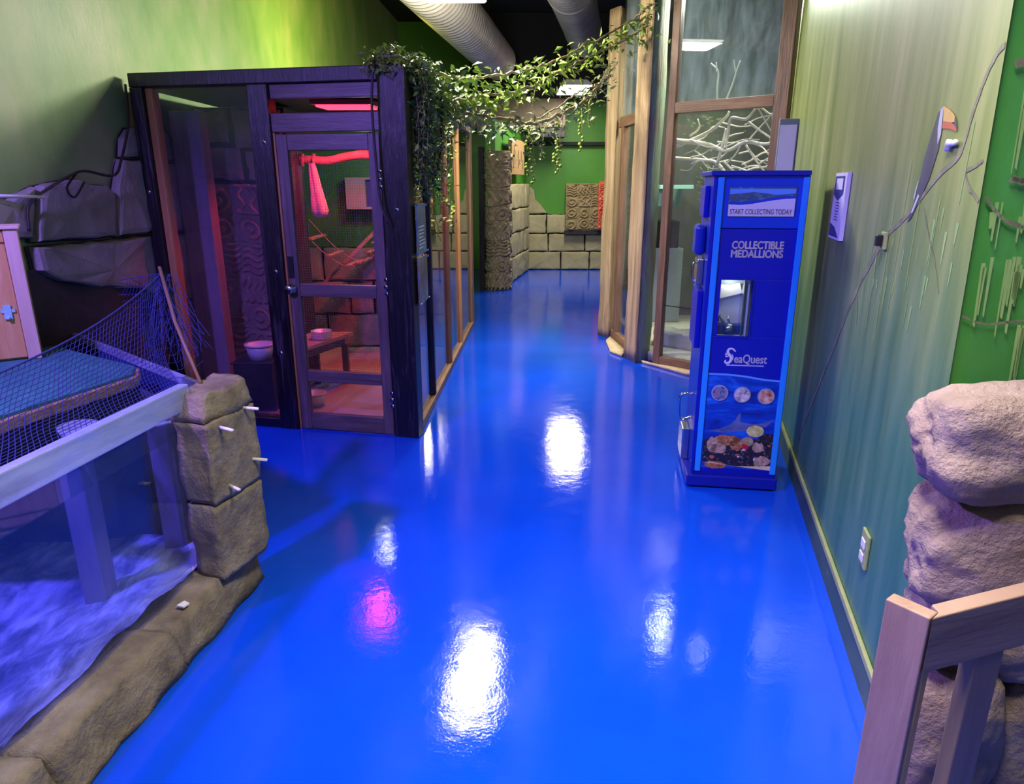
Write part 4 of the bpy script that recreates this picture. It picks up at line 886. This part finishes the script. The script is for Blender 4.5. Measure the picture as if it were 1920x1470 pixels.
# ------------------------------------------------------------------ right front: boulders and wooden railing
for c, r, sd, lb in (((1.27, 1.55, 1.055), (.275, .12, .13), 1, 'topmost boulder, pale and broad, on the rock stack by the mural wall'),
    ((1.29, 1.555, .775), (.268, .115, .158), 2, 'wide brown boulder right below the topmost one'),
    ((1.13, 1.545, .555), (.092, .10, .085), 3, 'small grey boulder peeping above the railing beside its post'),
    ((1.36, 1.565, .52), (.145, .11, .115), 4, 'rounded boulder behind the railing right of the small grey one'),
    ((1.16, 1.55, .23), (.13, .12, .22), 5, 'big lilac grey boulder seen between railing post and baluster'),
    ((1.40, 1.56, .20), (.12, .11, .20), 6, 'lowest boulder behind the baluster at the picture corner')):
    tag(boulder(c, r, sd, 4.2, .10).build('boulder', M['rock']), lb, 'boulder', 'boulders of the rock stack')
rl = root('wooden_railing', 'pine railing corner in front of the rock stack', 'railing', (1.0, 1.26, 0))
ud = Vector((.054, -.071)).normalized(); vd = Vector((.03, .02)).normalized()
pq = lambda o, w, t, u=ud, v=vd: [o[:], (o + u * w)[:], (o + u * w + v * t)[:], (o + v * t)[:]]
mb = MB(); mb.prism(pq(Vector((.800, 1.282)), .089, .038, ud, Vector((-ud.y, ud.x))), 0, .80); mb.build('post', M['rail_wood'], rl, .003)
rdv = Vector((.252, .085)).normalized(); rnv = Vector((-rdv.y, rdv.x)); r0 = Vector((.858, 1.212))
mb = MB(); mb.prism([(r0 + rdv * a + rnv * b)[:] for a, b in ((.002, 0), (.52, 0), (.52, .038), (.042, .038), (.0345, .0133))], .662, .80); mb.build('top_rail', M['rail_wood_h'], rl, .003)
mb = MB(); mb.prism([(r0 + rdv * a + rnv * b)[:] for a, b in ((.163, .003), (.248, .003), (.248, .038), (.163, .038))], .0, .661); mb.build('baluster', M['rail_wood'], rl, .003)
mb = MB(); mb.prism([(r0 + rdv * a + rnv * b)[:] for a, b in ((.012, .004), (.030, .004), (.030, .040), (.012, .040))], .0, .661); mb.build('back_stud', M['hut_wood'], rl, .003)

# ------------------------------------------------------------------ aviary at the right: logs, frames, glass
av = root('aviary', 'tall log and glass aviary at the right of the aisle', 'aviary', (1.8, 6.6, 0))
def log_post(quad, h, sd, mats):
    b = MB(); b.prism(quad, 0, h); r_ = rough_solid(b, .013, 2.5, 5, sd, .09)
    for i, f in enumerate(r_.f): pass
    return r_
q1 = [(1.11, 6.66), (1.19, 6.40), (1.37, 6.60), (1.28, 6.86)]; q2 = [(.985, 7.71), (1.07, 7.54), (1.20, 7.82), (1.10, 8.0)]
log_post(q1[:2] + [(1.235, 6.56), (1.16, 6.82)], 4.4, 21, None).build('log_post', M['log'], av)
log_post([(1.196, 6.41), (1.335, 6.50), (1.325, 6.70), (1.21, 6.64)], 4.4, 22, None).build('log_facing', M['log_moss'], av)
log_post(q2, 3.32, 23, None).build('log_post', M['log'], av)
V1, V2 = Vector((1.33, 6.335)), Vector((2.135, 5.615)); VD = (V2 - V1).normalized(); VN = Vector((-VD.y, VD.x)); VL = (V2 - V1).length
def vq(s0, s1, d0, d1): return [(V1 + VD * s + VN * d)[:] for s, d in ((s0, d0), (s1, d0), (s1, d1), (s0, d1))]
def vbar(name, s0, s1, z0, z1, d0, d1, mat, bv=.004): b = MB(); b.prism(vq(s0, s1, d0, d1), z0, z1); return b.build(name, M[mat], av, bv)
vbar('frame_stile', .0, .07, .0, 4.4, 0, .07, 'brown_wood'); vbar('frame_stile', VL - .16, VL - .05, .0, 4.4, 0, .07, 'brown_wood')
vbar('middle_rail', .071, VL - .161, 2.225, 2.31, .0, .07, 'brown_wood_h'); vbar('bottom_rail', .071, VL - .161, .0, .095, .0, .07, 'brown_wood_h')
vbar('upper_pane', .071, VL - .161, 2.311, 4.4, .030, .036, 'glass_dirty', 0); vbar('lower_pane', .071, VL - .161, .096, 2.224, .030, .036, 'glass_aviary', 0)
vbar('pane_joint', .075, VL - .165, .575, .583, .024, .029, 'black', 0)
W1, W2 = Vector((1.17, 6.86)), Vector((1.10, 7.56)); WD = (W2 - W1).normalized(); WN = Vector((WD.y, -WD.x)); WLn = (W2 - W1).length
def wq(s0, s1, d0, d1): return [(W1 + WD * s + WN * d)[:] for s, d in ((s0, d0), (s1, d0), (s1, d1), (s0, d1))]
def wbar(name, s0, s1, z0, z1, d0, d1, mat, bv=.004): b = MB(); b.prism(wq(s0, s1, d0, d1), z0, z1); return b.build(name, M[mat], av, bv)
wbar('side_rail', 0, WLn, 2.20, 2.30, 0, .06, 'brown_wood_h'); wbar('side_sill', 0, WLn, 0, .10, 0, .06, 'brown_wood_h'); wbar('side_stile', WLn - .18, WLn - .10, .10, 2.2, 0, .06, 'brown_wood')
wbar('side_pane', 0, WLn - .19, .10, 2.2, .03, .036, 'glass_aviary', 0); wbar('side_upper_pane', 0, WLn, 2.30, 4.0, .03, .036, 'glass_dirty', 0)
mb = MB(); mb.prism([(1.14, 8.02), (1.22, 8.0), (2.32, 12.5), (2.24, 12.5)], 0, 3.3); mb.build('side_wall', M['brown_wood'], av)
mb = MB(); mb.box(1.25, 3.2, 8.45, 8.55, 0, 4.4); mb.build('back_wall', M['aviary_back'], av)
mb = MB(); mb.prism([RW(4.43, 0, .0)[:2], (2.20, 5.62), (3.2, 6.2), (3.2, 8.4), (3.1, 8.4), (3.1, 6.25), (2.16, 5.75)], 0, 4.4); mb.build('right_wall', M['aviary_back'], av)
mb = MB(); b_ = MB(); b_.prism([(1.30, 6.50), (2.10, 5.78), (3.0, 6.4), (3.0, 8.4), (1.3, 8.4)], .0, .10); rough_solid(b_, .02, 5, 5, 31, .12).build('sand_bed', M['sand'], av)
cb = MB(); cb.prism([(1.02, 7.30), (1.0, 6.85), (1.09, 6.66), (1.16, 6.80), (1.09, 7.5)], 0, .03); cb.prism([(1.24, 6.42), (1.36, 6.26), (1.56, 5.98), (1.98, 5.62), (2.12, 5.55), (2.08, 5.64), (1.33, 6.32)], 0, .03)
rough_solid(cb, .006, 6, 4, 4, .06).build('mortar_kerb', M['mortar'], av)
# inside the aviary
b_ = MB(); b_.prism([(1.42, 6.75), (2.2, 6.1), (2.35, 6.3), (1.5, 6.98)], .1, .26); tag(rough_solid(b_, .02, 8, 5, 8, .05).build('stone_ledge', M['sand']), 'pale rough ledge across the aviary floor', 'ledge')
bt = root('branch_tangle', 'bleached white branches filling the upper aviary window', 'branches', (1.75, 6.6, 1.9))
rg = random.Random(14)
def VP(s, z, d): p = V1 + VD * s + VN * d; return Vector((p.x, p.y, z))
# each entry: polyline in (along the window, height, depth), thickness
BR = [([(-.16, 2.03, .34), (.22, 1.99, .30), (.42, 1.93, .28), (.60, 1.97, .26), (.80, 1.95, .24), (.96, 2.05, .2)], .020),
      ([(-.12, 1.98, .36), (.22, 2.08, .33), (.40, 2.20, .3), (.43, 2.24, .28)], .016), ([(.42, 1.93, .28), (.45, 2.06, .26), (.47, 2.18, .24), (.60, 2.17, .24), (.70, 2.25, .22), (.84, 2.19, .2), (.98, 2.24, .2)], .013),
      ([(-.16, 1.89, .38), (.2, 1.86, .34), (.34, 1.81, .32), (.5, 1.68, .3), (.6, 1.58, .3), (.72, 1.63, .28), (.98, 1.68, .26)], .016), ([(.34, 1.81, .32), (.38, 1.96, .3), (.42, 2.10, .3)], .014),
      ([(.60, 1.97, .26), (.74, 1.82, .26), (.84, 1.72, .24), (.98, 1.64, .22)], .009), ([(.62, 2.15, .24), (.76, 2.05, .24), (.88, 1.98, .22)], .010), ([(.50, 1.68, .3), (.66, 1.76, .28), (.80, 1.79, .26), (.96, 1.85, .24)], .009),
      ([(.40, 1.83, .3), (.52, 1.76, .28), (.66, 1.75, .26)], .009), ([(.84, 2.19, .2), (.86, 2.10, .2), (.98, 2.02, .18)], .010), ([(.58, 1.98, .25), (.52, 1.88, .25), (.46, 1.80, .25)], .009),
      ([(.70, 2.25, .22), (.80, 2.10, .22), (.88, 2.0, .22)], .006), ([(.36, 1.85, .3), (.46, 1.93, .3)], .008), ([(.74, 1.82, .26), (.86, 1.87, .24), (.98, 1.83, .22)], .007), ([(.84, 1.98, .2), (.92, 1.90, .2), (.90, 1.78, .2), (.96, 1.72, .2)], .006),
      ([(.30, 2.30, .30), (.29, 2.44, .30), (.28, 2.56, .30), (.22, 2.62, .30)], .009), ([(.36, 2.28, .3), (.42, 2.44, .3), (.44, 2.54, .3), (.48, 2.62, .3)], .009), ([(.28, 2.56, .3), (.27, 2.62, .3)], .006), ([(.44, 2.54, .3), (.43, 2.62, .3)], .005),
      ([(.05, 2.06, .34), (.14, 2.12, .33), (.12, 2.2, .33)], .008), ([(.64, 2.0, .25), (.74, 2.12, .25), (.80, 2.16, .25)], .007), ([(.70, 1.63, .28), (.62, 1.72, .28)], .006), ([(.60, 1.58, .3), (.52, 1.66, .3)], .007), ([(.8, 1.62, .25), (.9, 1.7, .25), (.95, 1.78, .25)], .006)]
for k in range(26):
    a = (rg.uniform(-.05, .62), rg.uniform(1.6, 2.2), rg.uniform(.25, .6)); q_ = rg.uniform(-1, 1)
    BR.append(([a, (a[0] + .10, a[1] + .05 * q_ + rg.uniform(-.03, .03), a[2]), (a[0] + .2, a[1] + .13 * q_, a[2] - .05), (a[0] + .3, a[1] + .15 * q_ + rg.uniform(-.05, .05), a[2])], rg.uniform(.004, .009)))
for P, r in BR:
    pts = catmull([VP(*p) + Vector((rg.gauss(0, .006), rg.gauss(0, .006), rg.gauss(0, .008))) for p in P], 5)
    mb = MB(); mb.tube(pts, [r * (1.1 - .55 * i / len(pts)) for i in range(len(pts))], 8); mb.build('bough', M['branch_white'], bt)
gt = MB(); 
for k in range(34):
    a = VP(rg.uniform(0, .15), rg.uniform(1.45, 1.85), rg.uniform(.5, .8)); b = VP(rg.uniform(.15, .5), rg.uniform(1.35, 1.9), rg.uniform(.4, .8)); gt.tube(catmull([a, a.lerp(b, .5) + Vector((0, 0, rg.uniform(-.05, .05))), b], 4), .004, 5)
tag(gt.build('twig_bundle', M['twig_green']), 'bundle of thin green twigs behind the white branches', 'twigs')
sh = root('turquoise_shelf', 'small turquoise shelf on the back of the aviary', 'shelf', (1.74, 7.7, 1.5))
mb = MB(); mb.box(1.55, 1.90, 7.5, 7.8, 1.60, 1.64); mb.build('board', M['turq'], sh, .004); mb = MB(); mb.box(1.60, 1.63, 7.78, 8.44, 1.42, 1.60); mb.box(1.82, 1.85, 7.78, 8.44, 1.42, 1.60); mb.build('bracket', M['turq'], sh)
mb = MB(); mb.box(1.5, 1.9, 8.0, 8.4, .95, 1.25); tag(mb.build('heater_box', M['black_plastic'], bevel=.01), 'black box standing behind the aviary glass below the shelf', 'box')
mb = MB(); mb.box(1.5, 1.95, 7.95, 8.43, .10, .95); tag(mb.build('cabinet', M['slate_panel'], bevel=.006), 'grey cabinet carrying the black box in the aviary', 'cabinet')
al = root('aviary_lamp', 'white lamp hood high inside the aviary', 'lamp', (1.95, 6.75, 3.3))
mb = MB(); mb.box(1.68, 2.22, 6.58, 6.92, 3.27, 3.38); mb.build('hood', M['white_metal'], al, .01); mb = MB(); mb.tube([(1.95, 6.75, 3.38), (1.95, 6.75, 4.5)], .008, 8); mb.build('hanger', M['cable'], al)

# ------------------------------------------------------------------ things at the end of the aisle
tm = root('totem', 'round carved stone totem standing at the end of the enclosure', 'totem', (-.21, 11.35, 0))
cx, cy, rr = -.22, 11.33, .185
mb = relief(lambda a, z, d: (cx + (rr + d) * math.cos(a / rr - PI * 1.0), cy + (rr + d) * math.sin(a / rr - PI), z), 2 * PI * rr, 2.12, 5, 8, .035, 5, 160, 300); mb.build('shaft', M['carved_dark'], tm)
mb = MB(); mb.lathe((cx, cy, 0), [(0, 2.11), (.19, 2.11), (.19, 2.14), (0, 2.14)], 28); mb.build('cap', M['carved_dark'], tm)
mb = MB(); mb.lathe((cx, cy, 0), [(.215, 0), (.215, .04), (.19, .05)], 28); mb.build('foot', M['joint'], tm)
mb = MB(); mb.box(-.52, -.44, 11.2, 11.5, 0, 2.2); tag(mb.build('dark_post', M['joint'], bevel=.005), 'black post right behind the end of the enclosure beside the totem', 'post')
t = root('wood_plaque', 'carved wooden plank hung on the far alcove wall above the stone', 'plaque', (-.02, 12.5, 1.8))
mb = MB(); mb.prism([BW(.55, 0, .10)[:2], BW(1.75, 0, .10)[:2], BW(1.75, 0, .16)[:2], BW(.55, 0, .16)[:2]], 1.80, 2.36); mb.build('plank', M['plaque_wood'], t, .006)
mb = MB()
for k in range(7): s = .65 + k * .15; mb.prism([BW(s, 0, .160)[:2], BW(s + .03, 0, .160)[:2], BW(s + .03, 0, .164)[:2], BW(s, 0, .164)[:2]], 1.9 + .06 * (k % 3), 2.05 + .07 * ((k * 2) % 4))
mb.build('carved_marks', M['joint'], t)
t = root('relief_plaque', 'square carved stone plaque hanging on the end wall', 'plaque', (1.37, 13.8, .72))
mb = MB(); mb.box(1.04, 1.76, 13.80, 13.93, .78, 1.66); mb.build('slab', M['carved_olive'], t, .006)
mb = relief(lambda a, z, d: (1.05 + a, 13.795 - d, .80 + z), .70, .84, 3, 4, .03, 3, 90, 100); mb.build('carving', M['carved_olive'], t)
mb = MB(); mb.box(1.03, 1.78, 13.80, 13.93, .71, .775); mb.build('ledge', M['joint'], t)
mb = relief(lambda a, z, d: (1.66 + a, 13.70 - d, .82 + z), .16, .86, 1, 5, .03, 8, 30, 90)
t = root('red_relief', 'red carved strip beside the stone plaque at the aisle end', 'plaque', (1.74, 13.75, .8)); mb.build('carving', M['red_relief'], t); mb = MB(); mb.box(1.66, 1.84, 13.702, 13.78, .8, 1.7); mb.build('backing', M['red_relief'], t)
mb = MB(); mb.box(.50, .95, 13.1, 13.4, 2.45, 2.6); tag(mb.build('speaker_box', M['black_plastic'], bevel=.01), 'small black box hanging under the soffit at the aisle end', 'box')

# ------------------------------------------------------------------ overhead: ducts, lamps
def duct(name, a, b, r, mat, label, pitch, amp):
    t = root(name, label, 'duct', ((a[0] + b[0]) / 2, (a[1] + b[1]) / 2, a[2]))
    a = Vector(a); b = Vector(b); L = (b - a).length; n = int(L / (pitch / 4)); pts = []; rs = []
    for i in range(n + 1):
        pts.append(a.lerp(b, i / n)); rs.append(r + (amp if i % 4 in (0, 1) else 0))
    mb = MB(); mb.tube(pts, rs, 72); mb.build('spiral_pipe', M[mat], t, smooth=False)
    for f in (.3, .62, .9):
        c = a.lerp(b, f); d = (b - a).normalized(); mb = MB(); mb.tube([c - d * .03, c + d * .03], r + .012, 40); mb.build('clamp_band', M[mat], t)
        mb = MB(); mb.tube([c + Vector((0, 0, r)), c + Vector((0, 0, 4.5 - c.z))], .006, 6); mb.build('hanger', M['cable'], t)
duct('spiral_duct', (-1.45, 2.2, 3.43), (-.22, 12.2, 3.55), .27, 'galv', 'bright corrugated spiral duct running under the black ceiling', .12, .018)
duct('spiral_duct', (-.20, 2.6, 3.35), (1.05, 10.8, 3.62), .235, 'galv_dark', 'dull grey duct right of the bright spiral duct', .11, .004)
for i, ((x, y), lb) in enumerate(zip(HALL, ('hanging fluorescent light over the aisle just past the enclosure door', 'hanging fluorescent light near the end wall', 'hanging fluorescent light behind the railing end of the aisle'))):
    t = root('fluorescent_light', lb, 'light', (x, y, 3.10), 0, 'hanging fluorescent lights')
    mb = MB(); mb.prism([(x - .25, y - .6), (x + .25, y - .6), (x + .25, y + .6), (x - .25, y + .6)], 3.11, 3.19, [(x - .16, y - .58), (x + .16, y - .58), (x + .16, y + .58), (x - .16, y + .58)]); mb.build('housing', M['white_metal'], t, .004)
    mb = MB(); mb.box(x - .235, x + .235, y - .585, y + .585, 3.10, 3.109); mb.build('diffuser', M['lamp_on'], t)
    for yy in (-.5, .5):
        mb = MB(); mb.tube([(x, y + yy, 3.19), (x, y + yy, 4.5)], .004, 6); mb.build('hanger', M['cable'], t)
fl_ = root('tank_flood_lamp', 'blue violet flood lamp above the tank', 'lamp', (-2.3, 1.1, 3.1))
mb = MB(); mb.tube([(-2.32, 1.05, 3.22), (-2.27, 1.12, 3.10)], .09, 20); mb.build('housing', M['black_plastic'], fl_); mb = MB(); mb.tube([(-2.32, 1.05, 3.22), (-2.32, 1.05, 4.5)], .012, 8); mb.build('hanger', M['cable'], fl_)

# ------------------------------------------------------------------ vines
def vine(label, P, r, n, spread, size, mat, tend=0, seed=1, smat='stem', tlen=.3, tmat=None, tsize=.028, buds=()):
    rg = random.Random(seed); t = root('vine', label, 'vine', tuple(P[0]))
    pts = catmull(P, 10); pts = [p + Vector((rg.gauss(0, .006), rg.gauss(0, .006), rg.gauss(0, .006))) for p in pts]
    mb = MB(); mb.tube(pts, r, 7); mb.build('stem', M[smat], t)
    if n: leaves(pts[:], n, spread, size, rg, skew=1.5).build('leaves', M[mat], t)
    for (x, y, z0, z1) in buds:
        b_ = MB(); n_ = int((z0 - z1) / .028)
        b_.mat = 1; b_.tube([(x, y, z0), (x + .01, y, (z0 + z1) / 2), (x, y, z1)], .002, 5); b_.mat = 0
        for k in range(n_):
            c_ = (x + rg.uniform(-.022, .022), y + rg.uniform(-.015, .015), z1 + k * .028); q_ = rg.uniform(.010, .016)
            b_.lathe(c_, [(.001, -q_), (q_ * .75, -q_ * .6), (q_, 0), (q_ * .75, q_ * .6), (.001, q_)], 8)
        b_.build('bud_string', [M['leaf_lime'], M['stem']], t)
    for k in range(tend):
        p = pts[rg.randrange(3, len(pts) - 3)]; L = tlen * rg.uniform(.6, 1.3)
        Q = [p, p + Vector((rg.uniform(-.04, .04), rg.uniform(-.04, .04), -L * .5)), p + Vector((rg.uniform(-.06, .06), rg.uniform(-.05, .05), -L))]
        tp_ = catmull(Q, 8); td = MB(); td.tube(tp_, .0025, 5); td.mat = 1
        lv = leaves(tp_, int(34 * L / .3 * .6), .012, tsize, rg); td.add(lv.v, lv.f, True)
        td.build('tendril', [M['stem'], M[tmat or mat]], t)
vine('leafy vine slung highest from the enclosure corner to the near log', [(-.75, 4.4, 2.36), (-.62, 4.6, 2.38), (-.41, 5.2, 2.36), (-.12, 5.5, 2.415), (.165, 5.8, 2.50), (.52, 6.2, 2.69), (.966, 6.5, 2.95), (1.16, 6.42, 3.09)], .009, 480, .05, .075, 'leaf', 0, 2)
vine('leafy vine slung second from the top across the aisle', [(-.60, 4.7, 2.30), (-.50, 5.0, 2.19), (-.23, 5.4, 2.26), (.08, 5.7, 2.335), (.43, 6.1, 2.54), (.81, 6.4, 2.75), (1.15, 6.38, 2.92)], .010, 620, .055, .075, 'leaf_lime', 3, 3, tlen=.25)
vine('lowest drooping vine with hanging tendrils across the aisle', [(-.56, 4.9, 2.27), (-.41, 5.2, 2.15), (-.12, 5.5, 2.125), (.17, 5.8, 2.11), (.45, 6.2, 2.225), (.71, 6.6, 2.42), (.95, 7.3, 2.74)], .013, 560, .06, .07, 'leaf_pale', 9, 4, tlen=.34, tmat='leaf_lime', tsize=.034, buds=((.13, 5.78, 2.08, 1.72), (.165, 5.8, 2.08, 1.66), (.36, 6.02, 2.14, 1.80), (.39, 6.1, 2.16, 1.74), (.60, 6.4, 2.30, 1.93)))
vine('thin bare vine running from the far log down to the middle of the aisle', [(.02, 5.85, 2.08), (.3, 6.0, 2.20), (.55, 6.3, 2.38), (.8, 6.6, 2.52), (1.05, 7.45, 2.80)], .007, 40, .04, .05, 'leaf_pale', 2, 6, tlen=.5)
vine('sprig of lime leaves lying on the enclosure corner', [(-.82, 4.42, 2.335), (-.72, 4.39, 2.37), (-.62, 4.42, 2.35), (-.55, 4.7, 2.33), (-.5, 5.1, 2.30)], .006, 330, .035, .05, 'leaf_lime', 0, 8)
# curtain of hanging ivy on the enclosure side
cur = root('ivy_curtain', 'dense ivy curtain hanging down the enclosure side by the corner', 'ivy', (-.58, 4.7, 2.2))
rg = random.Random(21); lv = MB(); st = MB(); lv2 = MB()
for k in range(90):
    t_ = rg.uniform(.10, 1.0); p = CA + SU * t_ - SN * rg.uniform(.02, .10); top = 2.34 + rg.uniform(-.08, .03); L = rg.uniform(.25, .75) if t_ < .6 else rg.uniform(.15, .5)
    P = [Vector((p.x, p.y, top)), Vector((p.x + rg.uniform(-.02, .03), p.y + rg.uniform(-.04, .04), top - L * .5)), Vector((p.x + rg.uniform(-.02, .04), p.y + rg.uniform(-.06, .06), top - L))]
    pp_ = catmull(P, 8); st.tube(pp_, .0025, 5); l = leaves(pp_, int(L * 110), .026, .045, rg); (lv if k % 3 else lv2).add(l.v, l.f, True)
st.build('stems', M['stem'], cur); lv.build('leaves', M['leaf_deep'], cur); lv2.build('bright_leaves', M['leaf'], cur)
for t_, L, sd in ((.72, 1.05, 1), (.95, .95, 2), (1.35, .85, 3), (1.55, 1.0, 4)):
    p = CA + SU * t_ - SN * .06; P = [(p.x, p.y, 2.30), (p.x + .03, p.y + .02, 2.3 - L * .4), (p.x - .01, p.y, 2.3 - L * .75), (p.x + .02, p.y, 2.3 - L)]
    vine('long thin ivy strand over the enclosure glass, %s from the corner post' % ('first', 'second', 'third', 'fourth')[sd - 1], P, .003, 46, .02, .05, 'leaf_lime', 0, 30 + sd)
# dark loops of vine rope
for label, P in (('dark vine rope hanging in front of the enclosure door edge', [(-.80, 4.36, 2.33), (-.82, 4.34, 2.1), (-.815, 4.345, 1.8), (-.80, 4.345, 1.55), (-.76, 4.34, 1.42)]),
                 ('dark looping vine rope over the side of the enclosure', [(-.60, 4.55, 2.30), (-.56, 4.62, 2.0), (-.55, 4.66, 1.78), (-.51, 4.8, 1.72), (-.48, 4.9, 1.86), (-.47, 4.95, 2.1), (-.48, 5.0, 2.25)])):
    mb = MB(); mb.tube(catmull(P, 8), .008, 8); tag(mb.build('vine_rope', M['cable']), label, 'vine rope')
